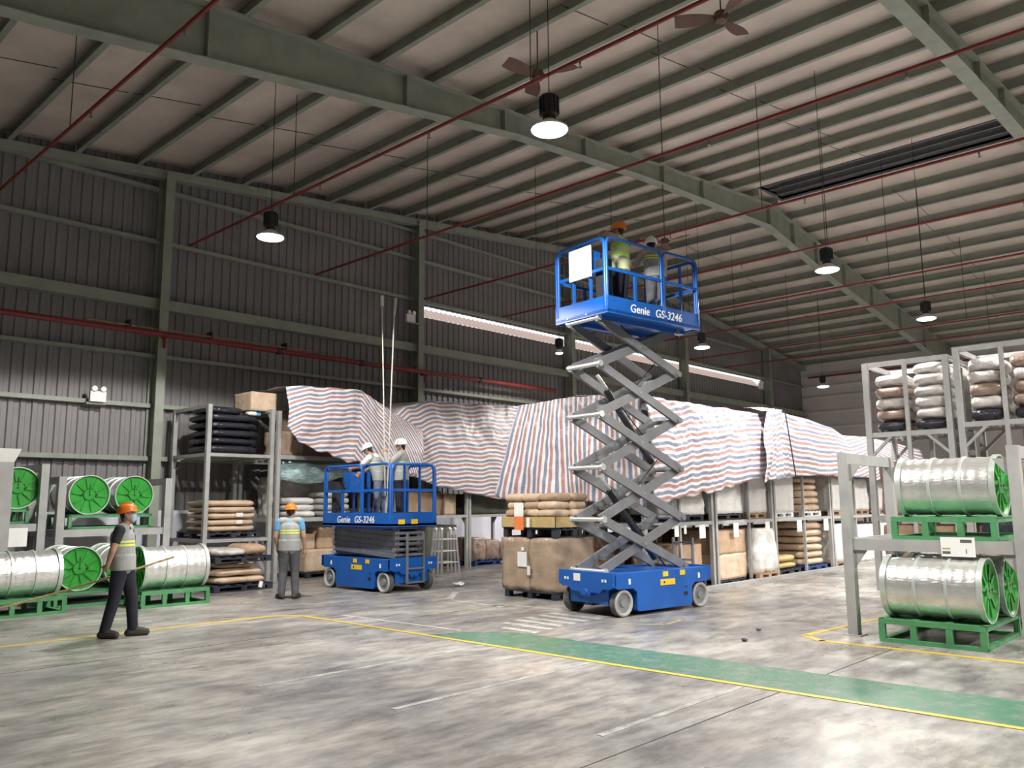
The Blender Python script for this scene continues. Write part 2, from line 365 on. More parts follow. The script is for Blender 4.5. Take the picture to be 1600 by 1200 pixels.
# sheet laps: thin ridges across the roof sheets (parallel to the rafters' run)
def rafter(y):
    dep = [(-12, 1.0), (0, 1.05), (3, 1.0), (12, .45), (17, .45), (23.0, .68), (28, .9), (42.3, .95)]
    xs = sorted(set([-12+i*1.5 for i in range(37)]+[RIDGE, WX-.4])); xs = [x for x in xs if x <= WX-.4]
    mb = MB(); w2 = .14
    for a, b in zip(xs, xs[1:]):
        ta, tb = zp(a)-.005, zp(b)-.005; ba, bb = ta-interp(dep, a)[0], tb-interp(dep, b)[0]
        mb.add([(a, y-.006, ba), (b, y-.006, bb), (b, y-.006, tb), (a, y-.006, ta), (a, y+.006, ba), (b, y+.006, bb), (b, y+.006, tb), (a, y+.006, ta)],
               [(0, 1, 2, 3), (7, 6, 5, 4)])
        for lo, hi in ((ba-.02, None), (ta-.015, None)):
            hb = lo+(bb-ba) if lo == ba-.02 else lo+(tb-ta); th = .02
            mb.add([(a, y-w2, lo), (b, y-w2, hb), (b, y+w2, hb), (a, y+w2, lo), (a, y-w2, lo+th), (b, y-w2, hb+th), (b, y+w2, hb+th), (a, y+w2, lo+th)],
                   [(3, 2, 1, 0), (4, 5, 6, 7), (0, 1, 5, 4), (1, 2, 6, 5), (2, 3, 7, 6), (3, 0, 4, 7)])
    r = mb.build('rafter', 'beam_green', ceil, fix=False)
    for x in (1.5, 5.2, 9.0, 11.6, 14.3, 17.6, 19.6, 23.7, 25.4, 27.2, 29.6, 32.3, 35.4, 38.5):
        t = zp(x)-.02; MB().box(x-.02, x+.02, y-.12, y+.12, t-interp(dep, x)[0], t).build('stiffener', 'beam_green', r)
for y in (11.15, 3.75, -3.7, -11.1): rafter(y)
# sag rods between purlins (thin dark rods seen under the sheets)
mb = MB()
for y in (14.8, 7.5, .0):
    for k in range(30):
        a = 3+k*1.29
        if a+1.29 < WX-1 and not (VX0-1.3 < a < VX1): mb.cyl((a, y+.25*(k % 2), zp(a)+.06), (a+1.29, y+.25*(k % 2), zp(a+1.29)+.16), .009, n=5)
mb.build('sag_rods', 'dark_metal', ceil)['kind'] = 'stuff'

def hang_top(x):
    k = (x-7.12)/1.29; d = (k-round(k))*1.29; return zp(x)+(.006 if -.10 < d < .012 else PD-.003)
# ------------------------------------------------------------------ high bay lamps
def high_bay(x, y, z, label, group=None, r=.23, power=1.0, cone=152, sfx=''):
    t = thing('high_bay_lamp'+sfx, label, 'lamp', (x, y, z), 0, group)
    MB().lathe([(.05, .46), (.10, .44), (.11, .40), (.11, .20), (.085, .18), (.085, .10)], 16).build('driver_housing', 'dark_metal', t, 40)
    mb = MB()
    for k in range(14):
        a = 2*PI*k/14; c, s_ = math.cos(a), math.sin(a)
        mb.bar((c*.10, s_*.10, .20), (c*.10, s_*.10, .42), .012, .05, (c, s_, 0))
    mb.build('cooling_fins', 'dark_metal', t)
    MB().lathe([(.085, .12), (r*.6, .075), (r, .02), (r, .0), (r-.012, .0), (r*.55, .06), (.08, .10)], 28, None, False).build('reflector', 'white_paint', t, 50)
    MB().lathe([(r-.015, .012), (r-.015, -.012), (r*.7, -.03), (.02, -.038)], 28).build('lens'+sfx, 'lamp_lens', t, 50)
    top = hang_top(x)-z
    MB().cyl((0, 0, .45), (0, 0, top), .006, n=6).build('suspension_cable', 'black', t)
    l = D.lights.new('lamp_light'+sfx, 'SPOT'); l.energy = LAMP_W*power; l.spot_size = math.radians(cone); l.spot_blend = .10; l.shadow_soft_size = r*.8
    l.color = (1, .965, .91)
    lo = link('lamp_light'+sfx, l, t, (0, 0, -.06))
    return t
G_L = 'high bay lamps'
high_bay(7.28, 6.18, 6.2, 'glowing high bay lamp hanging before the broad green rafter, largest and brightest', cone=168)
high_bay(7.03, 12.28, 6.2, 'glowing high bay lamp hanging alone before the dark corrugated end wall')
high_bay(15.85, 6.26, 6.2, 'glowing high bay lamp hanging over the rafter right of the raised lift')
high_bay(22.03, 6.27, 6.2, 'glowing high bay lamp hanging under the ceiling near the far end of the rafter')
high_bay(21.37, 12.32, 6.2, 'glowing high bay lamp hanging right beside the raised blue platform')
high_bay(32.36, 13.26, 6.2, 'small glowing high bay lamp hanging before the pale far wall')
high_bay(19.0, 15.88, 6.2, 'tiny round lamp hanging beside the end wall column behind the scissor arms', r=.12, power=.15)
# the lamp rows go on to the right of the picture: same lamp, same height, same spacing
for y in (.1, -6.0):
    for x in (8.0, 15.8, 22.2, 29.4, 36.4):
        high_bay(x, y, 6.2, 'high bay lamp hanging in the rest of the hall', 'lamps in the rest of the hall', sfx='_offscreen')

# ------------------------------------------------------------------ fire pipes
PZ = 7.6
def sprinkler_line(x, label, y1=17.9, r=.028):
    t = thing('sprinkler_pipe', label, 'pipe', (x, 0, PZ))
    MB().cyl((0, -13.5, 0), (0, y1, 0), r, n=10).build('pipe', 'red_pipe', t, 40)
    y = -12.2; k = 0
    while y < y1-.4:
        mb = MB(); mb.cyl((0, y, -r), (0, y, -.07), .014, n=6).cyl((0, y, -.07), (0, y, -.11), .007, n=6).cyl((0, y, -.11), (0, y, -.118), .03, n=8)
        mb.build('sprinkler_head', 'vent_rail', t)
        if k % 2 == 0: MB().cyl((0, y+.9, 0), (0, y+.9, hang_top(x)-PZ), .008, n=5).build('hanger_rod', 'dark_metal', t)
        y += 3.1; k += 1
    return t
for x, lb in ((4.15, 'red sprinkler pipe crossing the topmost corner of the deep rafter'), (8.2, 'red sprinkler pipe running over the largest lamp and across the rafter'),
              (11.6, 'red sprinkler pipe running high above the raised blue platform'), (15.3, 'red sprinkler pipe passing right behind the raised platform workers'),
              (18.6, 'red sprinkler pipe below the roof just before the ridge vent'), (22.7, 'red sprinkler pipe running along under the dark ridge vent'),
              (25.7, 'red sprinkler pipe just beyond the dark ridge vent'), (30.0, 'red sprinkler pipe well beyond the ridge vent'), (32.9, 'red sprinkler pipe with a pale hanger near the far wall')):
    sprinkler_line(x, lb)
t = thing('fire_main', 'thick red fire main running along the corrugated end wall', 'pipe', (0, WY-.58, 5.44))
MB().cyl((X0+.2, 0, 0), (21.2, 0, 0), .062, n=14).build('pipe', 'red_pipe', t, 40)
for cx in (.4, 7.75, 15.35):
    MB().bar((cx, 0, -.06), (cx, .09 if cx < 10 else .17, -.06), .06, .05).build('bracket', 'dark_metal', t); MB().cyl((cx, 0, -.08), (cx, 0, -.30), .035, n=10).build('drop_stub', 'red_pipe', t)
for x in (3.4, 10.6, 13.1, 17.6): MB().cyl((x-.05, 0, 0), (x+.05, 0, 0), .085, n=12).build('coupling', 'dark_metal', t)
t = thing('conduit', 'thin pale conduit fixed just above the red fire main', 'pipe', (0, WY-.25, 5.62))
MB().cyl((6.2, 0, 0), (12.0, 0, 0), .022, n=8).build('tube', 'wood', t)
for x in (7.1, 9.0, 11): MB().box(x-.02, x+.02, -.03, .22, -.03, .12).build('clip', 'dark_metal', t)
for x, lb in ((42.05, 'red pipe running level across the pale far wall'),):
    t = thing('wall_pipe', lb, 'pipe', (x, 0, 8.1)); MB().cyl((0, -10, 0), (0, 18, 0), .05, n=10).build('pipe', 'red_pipe', t, 40)
    for y in (6, 12, 17): MB().bar((0, y, 0), (.2, y, 0), .05, .05).build('bracket', 'dark_metal', t)
# emergency lights
def emergency(loc, label, s=1.0):
    t = thing('emergency_light', label, 'light', loc)
    MB().box(-.16*s, .16*s, -.08, 0, -.13*s, .09*s).build('battery_case', 'white_paint', t)
    for a in (-.09*s, .09*s):
        M = Matrix.Translation((a, -.05, .14*s)) @ Matrix.Rotation(PI/2, 4, 'X')
        MB().lathe([(.02, -.03), (.05*s, .0), (.062*s, .06), (.05*s, .07)], 14, M).build('lamp_head', 'white_paint', t, 40)
    return t
emergency((6.5, WY-.30, 3.98), 'white twin-head emergency light on the left girt of the end wall')
MB().box(6.3, 6.7, WY-.30, WY, 3.80, 3.84).build('light_bracket', 'beam_green', wall_l)
t = emergency((14.83, WY-.50, 6.98), 'white twin-head emergency light high beside the middle wall column'); 
MB().box(14.75, 15.3, WY-.5, WY-.44, 6.84, 6.88).build('light_bracket', 'beam_green', wall_l)
emergency((36.9, WY-.3, 7.2), 'white twin-head emergency light at the far end of the louvre strip', 1.2)
MB().box(36.8, 37.9, WY-.3, WY-.24, 7.03, 7.07).build('light_bracket', 'beam_green', wall_l)
# ceiling fans
def fan(loc, rz, label):
    t = thing('ceiling_fan', label, 'fan', loc, rz)
    MB().lathe([(.03, .12), (.10, .08), (.115, 0), (.09, -.06), (.03, -.08)], 16).build('motor', 'fan_brown', t, 40)
    MB().cyl((0, 0, .1), (0, 0, hang_top(loc[0])-loc[2]), .012, n=8).build('down_rod', 'fan_brown', t)
    for k in range(3):
        a = 2*PI*k/3; R = Matrix.Rotation(a, 4, 'Z'); mb = MB(); V = []; n = 9
        for i in range(n):
            u_ = i/(n-1); x = .10+.60*u_; hw = .03+.10*math.sin(min(1, u_*1.15)*PI*.62)*(1 if u_ < .95 else .8)
            V += [R @ Vector((x, -hw, -.03+.02*u_)), R @ Vector((x, hw, .03+.02*u_)), R @ Vector((x, hw, .038+.02*u_)), R @ Vector((x, -hw, -.022+.02*u_))]
        Fc = []
        for i in range(n-1):
            for q in range(4): Fc.append((i*4+q, i*4+(q+1) % 4, i*4+4+(q+1) % 4, i*4+4+q))
        Fc += [(3, 2, 1, 0), tuple(range(n*4-4, n*4))]
        mb.add(V, Fc).build('blade', 'fan_brown', t)
    return t
fan((9.9, 8.65, 8.9), .9, 'brown ceiling fan hanging near the largest lamp under the purlins')
fan((10.7, 5.6, 9.0), 2.1, 'brown ceiling fan hanging close under the topmost roof sheets')
fan((17.6, 11.1, 8.3), .5, 'brown ceiling fan hanging right above the raised platform workers')

# ------------------------------------------------------------------ wire drums and green steel pallets
def drum_end(mb_cap, x, s, r):
    M = Matrix.Translation((x, 0, 0)) @ Matrix.Rotation(PI/2*s, 4, 'Y')       # local z points outwards
    mb_cap.lathe([(r, -.03), (r+.012, -.03), (r+.014, .02), (r, .02), (r-.02, -.005), (r*.32, -.015), (r*.28, .012), (.03, .012)], 32, M)
    for k in range(10):
        a = 2*PI*k/10+.2; c, q = math.cos(a), math.sin(a)
        mb_cap.bar(M @ Vector((c*r*.34, q*r*.34, -.004)), M @ Vector((c*r*.88, q*r*.88, -.002)), .035, .025, M.to_3x3() @ Vector((0, 0, 1)))
    holes = []
    for q in ((0, 0), (0, .13), (0, -.13)): holes.append(MB().cyl(M @ Vector((q[0], q[1], .008)), M @ Vector((q[0], q[1], .016)), .018, n=10))
    zl = M.to_3x3().inverted() @ Vector((0, 0, 1))
    slot = MB().bar(M @ Vector((0, 0, .014))+Vector((0, 0, .03)), M @ Vector((0, 0, .014))+Vector((0, 0, r*.55)), .014, .006, M.to_3x3() @ Vector((0, 0, 1)))
    return holes, slot
DL, DR = 1.04, .345
def make_drum():
    t = link('wire_drum', None)
    prof = [(DR-.01, -DL/2+.035)]
    for i in range(25):
        u_ = (-DL/2+.035)+(DL-.07)*i/24; prof.append((DR-.004+.004*math.sin(i*2.1), u_))
    prof.append((DR-.01, DL/2-.035))
    MB().lathe(prof, 40, Matrix.Rotation(PI/2, 4, 'Y')).build('barrel', 'drum_steel', t, 35)
    for x in (-.17, .17): MB().lathe([(DR, -.018), (DR+.012, -.014), (DR+.012, .014), (DR, .018)], 40, Matrix.Translation((x, 0, 0)) @ Matrix.Rotation(PI/2, 4, 'Y')).build('strapping_band', 'drum_band', t, 35)
    for s in (1, -1):
        a = MB(); holes, slot = drum_end(a, s*DL/2, s, DR)
        e = a.build('end_flange', 'drum_green', t, 30); slot.build('hub_slot', 'black', e)
        for q in holes: q.build('hub_hole', 'black', e)
        MB().lathe([(DR+.002, -.034), (DR+.022, -.034), (DR+.022, .026), (DR+.004, .026)], 40, Matrix.Translation((s*DL/2, 0, 0)) @ Matrix.Rotation(PI/2*s, 4, 'Y'), False).build('flange_rim', 'drum_band', t, 30)
    return t
drum0 = make_drum(); drum_used = [0]
def drum(x, y, zb, rz, label, group=None):
    o = drum0 if not drum_used[0] else dup(drum0); drum_used[0] = 1
    o.location = (x, y, zb+DR+.015); o.rotation_euler = (random.uniform(-.25, .25)*0, 0, rz)
    return tag(o, label, 'drum', group)
def make_pallet(lx, wy):
    t = link('steel_pallet', None); h = .27
    mb = MB(); mb.box(-lx/2, lx/2, -wy/2, wy/2, h-.02, h-.005)
    for y in (-wy/2+.03, wy/2-.03): mb.box(-lx/2, lx/2, y-.03, y+.03, h-.06, h)
    for x in (-lx/2+.03, lx/2-.03): mb.box(x-.03, x+.03, -wy/2, wy/2, h-.06, h)
    for x in (-.18, .18): mb.box(x-.04, x+.04, -wy/2, wy/2, h-.05, h+.004)
    mb.build('deck_frame', 'pallet_green', t)
    mb = MB()
    for y in (-wy/2+.04, wy/2-.04): mb.box(-lx/2, lx/2, y-.04, y+.04, 0, .045)
    for x in (-lx/2+.04, lx/2-.04): mb.box(x-.04, x+.04, -wy/2, wy/2, 0, .045)
    mb.build('base_frame', 'pallet_green', t)
    for y in (-wy/2+.03, wy/2-.03):
        for x in (-lx/2+.03, -lx/6, lx/6, lx/2-.03): MB().box(x-.035, x+.035, y-.028, y+.028, .03, h-.05).build('leg', 'pallet_green', t)
    return t
pal_long = make_pallet(1.14, 1.52); pal_short = make_pallet(1.14, .78); pal_used = {}
def pallet(x, y, z, rz, label, group=None, src=None):
    src = src or pal_long; o = dup(src) if src.name in pal_used else src; pal_used[src.name] = 1
    o.location = (x, y, z); o.rotation_euler = (0, 0, rz); return tag(o, label, 'pallet', group)

# ------------------------------------------------------------------ grey steel racks
def rack(name, x0, x1, y0, y1, H, levels, label, ps=.10, mids_y=(), mids_x=(), foot=True, brace=True, bm=.10, group=None, m='rack_grey', top=True, deck='dark_plastic', topx=False):
    """free standing frame: four posts, optional middle posts, level beams, deck slats"""
    cx, cy = (x0+x1)/2, (y0+y1)/2; t = thing(name, label, 'rack', (cx, cy, 0), 0, group); a, b = (x1-x0)/2, (y1-y0)/2; h = ps/2
    pts = [(-a, -b), (a, -b), (-a, b), (a, b)]+[(-a, y-cy) for y in mids_y]+[(a, y-cy) for y in mids_y]+[(x-cx, -b) for x in mids_x]+[(x-cx, b) for x in mids_x]
    for i, (x, y) in enumerate(pts):
        q = h if i < 4 else h*.7
        p = MB().box(x-q, x+q, y-q, y+q, 0, H).build('post', m, t)
        if foot: MB().box(x-q-.05, x+q+.05, y-q-.05, y+q+.05, 0, .012).build('foot_plate', m, p)
    zs = list(levels)+([H-bm/2] if top else [])
    for z in zs:
        for y in (-b, b):
            if z == H-bm/2 and not topx: continue
            MB().box(-a+h, a-h, y-.035, y+.035, z-bm/2, z+bm/2).build('beam', m, t)
        for x in (-a, a):
            if z == H-bm/2 and topx: continue
            MB().box(x-.035, x+.035, -b+h, b-h, z-bm/2, z+bm/2).build('beam', m, t)
    for z in levels:
        if z < .2 or deck is None: continue
        n = max(3, int(2*a/.16)); mb = MB()
        for i in range(n):
            xx = -a+.08+(2*a-.16)*i/(n-1); mb.box(xx-.045, xx+.045, -b+.04, b-.04, z+bm/2-.03, z+bm/2-.004)
        mb.build('shelf_deck', m, t)
    if brace:
        for z in zs[-1:]+list(levels):
            for s in (-1, 1):
                for q in (-1, 1):
                    MB().add([(s*a-.01, q*(b-h), z-bm/2), (s*a-.01, q*(b-h-.16), z-bm/2), (s*a-.01, q*(b-h), z-bm/2-.22), (s*a+.01, q*(b-h), z-bm/2), (s*a+.01, q*(b-h-.16), z-bm/2), (s*a+.01, q*(b-h), z-bm/2-.22)],
                             [(0, 1, 2), (5, 4, 3), (0, 3, 4, 1), (1, 4, 5, 2), (2, 5, 3, 0)]).build('gusset', m, t)
    return t
PT = .27     # pallet top height

# right hand drum rack
rack('drum_rack', 10.55, 12.15, 2.22, 4.12, 2.25, [1.11], 'grey steel rack holding green-ended drums beside the yellow floor line', ps=.12, bm=.14, topx=True)
SH = 1.18
pallet(11.02, 3.15, 0, PI/2, 'green steel pallet on the floor under the right rack')
pallet(11.30, 3.02, SH, PI/2, 'green steel pallet on the shelf of the right rack')
GD = 'drums'
drum(10.60, 3.13, PT, PI/2, 'silver wire drum at the bottom of the right rack, beside the walkway')
drum(11.40, 3.10, PT, PI/2, 'silver wire drum behind the bottom drum of the right rack')
drum(10.98, 3.0, SH+PT, PI/2, 'silver wire drum on the shelf of the right rack')
t = thing('rack_sign', 'white placard hanging from the middle beam of the right rack', 'sign', (10.516, 2.86, 1.02))
MB().box(-.012, 0, -.18, .18, -.02, .20).build('board', 'paper', t)
def text_mesh(txt, size, m, extr=.001, shear=0, bold=0):
    c = D.curves.new('lettering', 'FONT'); c.body = txt; c.size = size; c.extrude = extr; c.align_x = 'LEFT'; c.shear = shear; c.offset = bold
    o = D.objects.new('lettering', c); COL.objects.link(o); dg = bpy.context.evaluated_depsgraph_get()
    me = D.meshes.new_from_object(o.evaluated_get(dg)); D.objects.remove(o); me.materials.clear(); me.materials.append(MATS[m]); return me
o = link('numeral', text_mesh('1', .07, 'black'), t, (-.0135, -.07, .02)); o.rotation_euler = (PI/2, 0, -PI/2)
MB().box(-.0135, -.011, -.15, -.03, .14, .175).build('printed_block', 'vent_rail', t)
MB().box(-.0135, -.011, .08, .165, .06, .08).build('printed_block', 'tray_tan', t)
MB().box(-.0135, -.011, .08, .165, .01, .04).build('printed_block', 'vent_rail', t)

# left hand drums: one rack of two drums, floor drums, next rack cut by the frame
rack('drum_rack', 5.28, 7.22, 16.2, 17.8, 2.2, [1.18], 'grey steel rack holding two round green drum ends side by side', ps=.13, bm=.13)
SL = 1.245
pallet(6.22, 16.85, SL, PI/2, 'green steel pallet under the two drums on the left rack')
drum(5.80, 16.82, SL+PT, PI/2, 'wire drum showing its green end on the left rack, close to its post'); drum(6.62, 16.82, SL+PT, PI/2, 'wire drum showing its green end on the left rack, beside the wall column')
rack('drum_rack', 3.05, 4.98, 16.2, 17.8, 2.42, [1.30], 'grey steel rack cut off by the picture edge behind a drum', ps=.13, bm=.13)
pallet(4.05, 16.85, 1.365, PI/2, 'green steel pallet on the rack cut off by the picture edge')
drum(4.60, 16.82, 1.365+PT, PI/2, 'wire drum with green end on the rack at the picture edge')
t = thing('tall_carton_post', 'pale concrete post with white cap cut off by the picture edge', 'post', (4.03, 15.6, 0))
MB().box(-.24, .24, -.2, .2, 0, 2.4).build('shaft', 'rack_grey', t); MB().add([(-.24, -.2, 2.4), (.24, -.2, 2.4), (.24, .2, 2.4), (-.24, .2, 2.4), (-.32, -.26, 2.62), (.32, -.26, 2.62), (.32, .26, 2.62), (-.32, .26, 2.62)], [(3, 2, 1, 0), (4, 5, 6, 7), (0, 1, 5, 4), (1, 2, 6, 5), (2, 3, 7, 6), (3, 0, 4, 7)]).build('cap', 'paper', t)
t = thing('rack_sign', 'white placard hanging on the rack at the picture edge', 'sign', (4.55, 16.10, 1.18)); MB().box(-.2, .2, -.01, 0, -.2, .12).build('board', 'paper', t)
# floor drums
pallet(4.26, 14.62, 0, 0, 'green steel pallet on the floor below the drum at the picture edge', src=pal_short)
drum(4.22, 14.62, PT, 0, 'silver wire drum lying lengthwise on the floor pallet at the picture edge')
pallet(5.62, 15.48, 0, PI/2, 'green steel pallet on the floor behind the worker with the stick')
drum(5.23, 15.45, PT, PI/2, 'wire drum with wide green end standing behind the worker with the stick'); drum(6.0, 15.50, PT, PI/2, 'wire drum behind the hip of the worker with the stick')
pallet(6.40, 14.15, 0, -.05, 'green steel pallet on the floor between the stick and the sack rack', src=pal_short)
drum(6.42, 14.14, PT, -.05, 'silver wire drum with narrow green end crossed by the stick tip')

# ------------------------------------------------------------------ sacks, loads and pallets
def sack_mesh(l, wd, h, seed, m, lump=.02):
    nu, nv = 20, 9; V = []; Fc = []
    for j in range(nv):
        b = -PI/2+PI*j/(nv-1)
        for i in range(nu):
            a = 2*PI*i/nu
            sg = lambda t_, e: math.copysign(abs(t_)**e, t_)
            cb = abs(math.cos(b))**.34
            x = l/2*sg(math.cos(a), .42)*cb; y = wd/2*sg(math.sin(a), .42)*cb; z = h/2*sg(math.sin(b), .62)
            edge = max(abs(x)/(l/2), abs(y)/(wd/2)); z *= 1-.22*max(0, edge-.7)/.3
            q = noise.noise(Vector((x*5+seed*3.1, y*5, z*6+seed)))*lump
            V.append((x+q, y+q*.8, min(max(z+h/2+q*.9, 0), h)))
    for j in range(nv-1): Fc += [(j*nu+i, j*nu+(i+1) % nu, (j+1)*nu+(i+1) % nu, (j+1)*nu+i) for i in range(nu)]
    mb = MB(); mb.add(V, Fc); return mb.mesh('sack', m, 60)
SACKS = {}
def sack(x, y, z, l, wd, h, m, label, rz=0, group=None, name='sack', cat='sack'):
    key = (round(l, 1), round(wd, 1), round(h, 2), m, random.randrange(3))
    if key not in SACKS: SACKS[key] = sack_mesh(l, wd, h*1.03, len(SACKS), m, .022)
    o = link(name, SACKS[key], None, (x, y, z-.005), rz+random.uniform(-.04, .04)); return tag(o, label, cat, group)
def stack(x, y, z, l, wd, h, n, m, label, group, rz=0, cols=1, axis='x', jit=.025):
    for k in range(n):
        lb = (['bottom', 'second', 'third', 'fourth', 'fifth', 'sixth'][k] if k < n-1 else 'topmost')+' '+label
        for c in range(cols):
            off = (c-(cols-1)/2)
            sack(x+(off*l*1.0 if axis == 'x' else 0)+random.uniform(-jit, jit), y+(off*wd if axis == 'y' else 0)+random.uniform(-jit, jit), z+k*h, l, wd, h, m, lb, rz, group)
def wood_pallet(x, y, z, lx, wy, label, m='wood', h=.13, group=None, rz=0, name='pallet'):
    t = thing(name, label, 'pallet', (x, y, z), rz, group)
    n = 6
    for i in range(n):
        xx = -lx/2+.05+(lx-.1)*i/(n-1); MB().box(xx-.055, xx+.055, -wy/2, wy/2, h-.025, h).build('deck_board', m, t)
    for yy in (-wy/2+.05, 0, wy/2-.05):
        MB().box(-lx/2, lx/2, yy-.045, yy+.045, h-.045, h-.02).build('stringer', m, t)
        for xx in (-lx/2+.06, 0, lx/2-.06): MB().box(xx-.06, xx+.06, yy-.05, yy+.05, .018, h-.04).build('block', m, t)
        MB().box(-lx/2, lx/2, yy-.05, yy+.05, 0, .02).build('skid', m, t)
    return t
def lumpy_box(lx, wy, h, m, seed, lump=.03, rnd=.10, taper=0, nseg=9):
    """rounded, slightly bulging block, base at z=0"""
    bm = bmesh.new(); bmesh.ops.create_cube(bm, size=1); bmesh.ops.subdivide_edges(bm, edges=bm.edges[:], cuts=nseg, use_grid_fill=True)
    for v in bm.verts:
        p = v.co*2; q = Vector((p.x, p.y, p.z)); n8 = (abs(p.x)**8+abs(p.y)**8+abs(p.z)**8)**(1/8); s_ = 1-rnd+rnd/max(n8, 1e-6)
        q = p*s_
        k = 1-taper*max(0, q.z); w_ = noise.noise(Vector((p.x*1.8+seed*7, p.y*1.8, p.z*1.8)))*lump+noise.noise(Vector((p.x*5, p.y*5+seed, p.z*5)))*lump*.4
        v.co = Vector((q.x*k*lx/2, q.y*k*wy/2, q.z*h/2))
        v.co += Vector((p.x, p.y, p.z*.4)).normalized()*w_
        v.co.z = min(max(v.co.z+h/2, 0), h*1.01)
    me = D.meshes.new('load'); bm.to_mesh(me); bm.free(); me.shade_smooth(); me.materials.append(MATS[m]); return me
def load(name, x, y, z, lx, wy, h, m, label, cat, lump=.03, rnd=.10, taper=0, group=None, rz=0):
    return tag(link(name, lumpy_box(lx, wy, h, m, random.random()*9, lump, rnd, taper), None, (x, y, z-.003), rz), label, cat, group)
def tagpaper(x, y, z, wd, h, label, m='paper', group=None, axis='y', name='paper_tag', tilt=0):
    mb = MB()
    if axis == 'y': mb.box(-wd/2, wd/2, -.004, .004, -h, 0)
    else: mb.box(-.004, .004, -wd/2, wd/2, -h, 0)
    o = mb.build(name, m, None, None, (x, y, z)); o.rotation_euler = (0, tilt, 0) if axis == 'y' else (tilt, 0, 0); return tag(o, label, 'label', group)

# sack rack on the left (between drums and left lift)
rack('sack_rack', 8.12, 9.60, 16.4, 18.0, 3.78, [.93, 2.72], 'tall grey two-shelf rack stacked with black and brown sacks', ps=.09, bm=.07, foot=False, brace=True)
rack('sack_rack', 9.74, 12.6, 16.35, 18.0, 3.75, [1.33, 2.72], 'grey rack beside the sack rack, tops hidden by the striped tarp', ps=.09, bm=.09, foot=False, brace=True)
stack(8.86, 17.2, 2.79, 1.25, 1.2, .17, 5, 'black_wrap', 'black plastic sack in the heap on the top shelf of the sack rack', 'black sacks on the top shelf')
sack(8.66, 17.1, 2.79+.85, .9, .8, .16, 'black_wrap', 'uppermost black plastic sack with white scraps on the sack rack')
o = sack(9.25, 16.72, 3.64, .22, .18, .09, 'paper', 'crumpled white scrap on top of the black sacks', name='plastic_scrap', cat='scrap')
o = sack(9.42, 16.78, 3.64, .14, .2, .09, 'shirt_blue', 'crumpled blue scrap on top of the black sacks', name='plastic_scrap', cat='scrap')
wood_pallet(8.86, 17.2, .97, 1.3, 1.3, 'dark plastic pallet on the middle shelf of the sack rack', 'dark_plastic')
stack(8.84, 17.15, 1.10, 1.18, 1.2, .135, 5, 'kraft_light', 'flat brown paper sack in the neat pile on the middle shelf', 'neat sacks on the middle shelf')
for k in range(2): tagpaper(8.95, 16.50, 1.50-k*.15, .15, .08, ['upper', 'lower'][k]+' small white label stuck on the neat brown sack pile')
# floor load under the first shelf, on two black pallets
wood_pallet(8.35, 15.70, 0, 1.25, 1.2, 'black pallet on the floor under the loose brown sacks', 'dark_plastic')
stack(8.33, 15.72, .13, 1.15, 1.1, .15, 2, 'kraft_light', 'loose pale brown sack lying on the black floor pallet', 'loose sacks on the floor pallet')
sack(8.35, 15.8, .43, .95, 1.0, .12, 'kraft', 'brown sack topping the loose floor heap')
wood_pallet(8.35, 15.72, .55, 1.2, 1.15, 'black pallet stacked above the loose floor sacks', 'dark_plastic', h=.11)
sack(8.12, 15.7, .66, .72, 1.0, .16, 'silver_wrap', 'shiny wrapped sack lying on the second black pallet')
sack(8.72, 15.75, .66, .52, .9, .22, 'kraft', 'brown sack slumped beside the shiny wrapped sack')
tagpaper(8.72, 15.10, .16, .08, .12, 'white tag hanging off the black floor pallet', tilt=.3)
load('carton', 9.50, 17.0, 3.755, .62, .8, .42, 'kraft_light', 'open brown carton standing above the sack rack beside the tarp', 'carton', .008, .03)
load('brown_sack_pile', 10.12, 16.75, 2.765, .62, .66, .55, 'kraft_wrap', 'brown sack load peeping out under the left end of the tarp', 'sack', .05, .2)
for k, (x, y, z, a, b, h) in enumerate(((11.05, 16.9, .13, .8, .7, .51), (11.75, 16.9, .13, .5, .6, .42), (10.80, 16.95, .64, .36, .5, .35), (11.25, 16.9, .64, .45, .5, .5))):
    load('carton', x, y, z, a, b, h, 'kraft' if k % 2 else 'kraft_light', ['wide brown carton at the bottom behind the blue-sleeved worker', 'narrow brown carton beside the left lift wheel', 'small brown carton on top behind the blue-sleeved worker', 'upright brown carton stacked behind the left lift'][k], 'carton', .006, .03)
wood_pallet(11.35, 16.95, 0, 1.4, .9, 'low black pallet under the brown cartons behind the left lift', 'dark_plastic')
stack(10.55, 16.95, 1.375, .7, .9, .15, 3, 'white_bag', 'white sack piled on the shelf behind the left lift', 'white sacks behind the left lift'); stack(11.5, 16.95, 1.375, .7, .9, .15, 4, 'silver_wrap', 'grey shiny sack on the shelf behind the left lift', 'grey sacks behind the left lift')
load('pallet_load', 11.1, 17.70, 1.375, 1.9, .36, .95, 'silver_wrap', 'grey wrapped load on the shelf behind the left lift controls', 'load', .05, .2)
mb = MB(); n = 12; V = []
for i in range(n+1):
    u_ = i/n; x = 9.85+2.1*u_
    for j, z in enumerate((2.62+.03*math.sin(u_*9), 2.45, 2.27-.12*math.sin(u_*4))): V.append((x, 16.55+.05*j+.05*math.sin(u_*14+j), z))
mb.add(V, [(3*i+j, 3*i+3+j, 3*i+4+j, 3*i+1+j) for i in range(n) for j in (0, 1)])
o = mb.build('cyan_tarp', 'cyan_white', None, 80, fix=False); tag(o, 'cyan and white tarp strip hanging below the shelf behind the left lift', 'tarp'); q = o.modifiers.new('thickness', 'SOLIDIFY'); q.thickness = .008

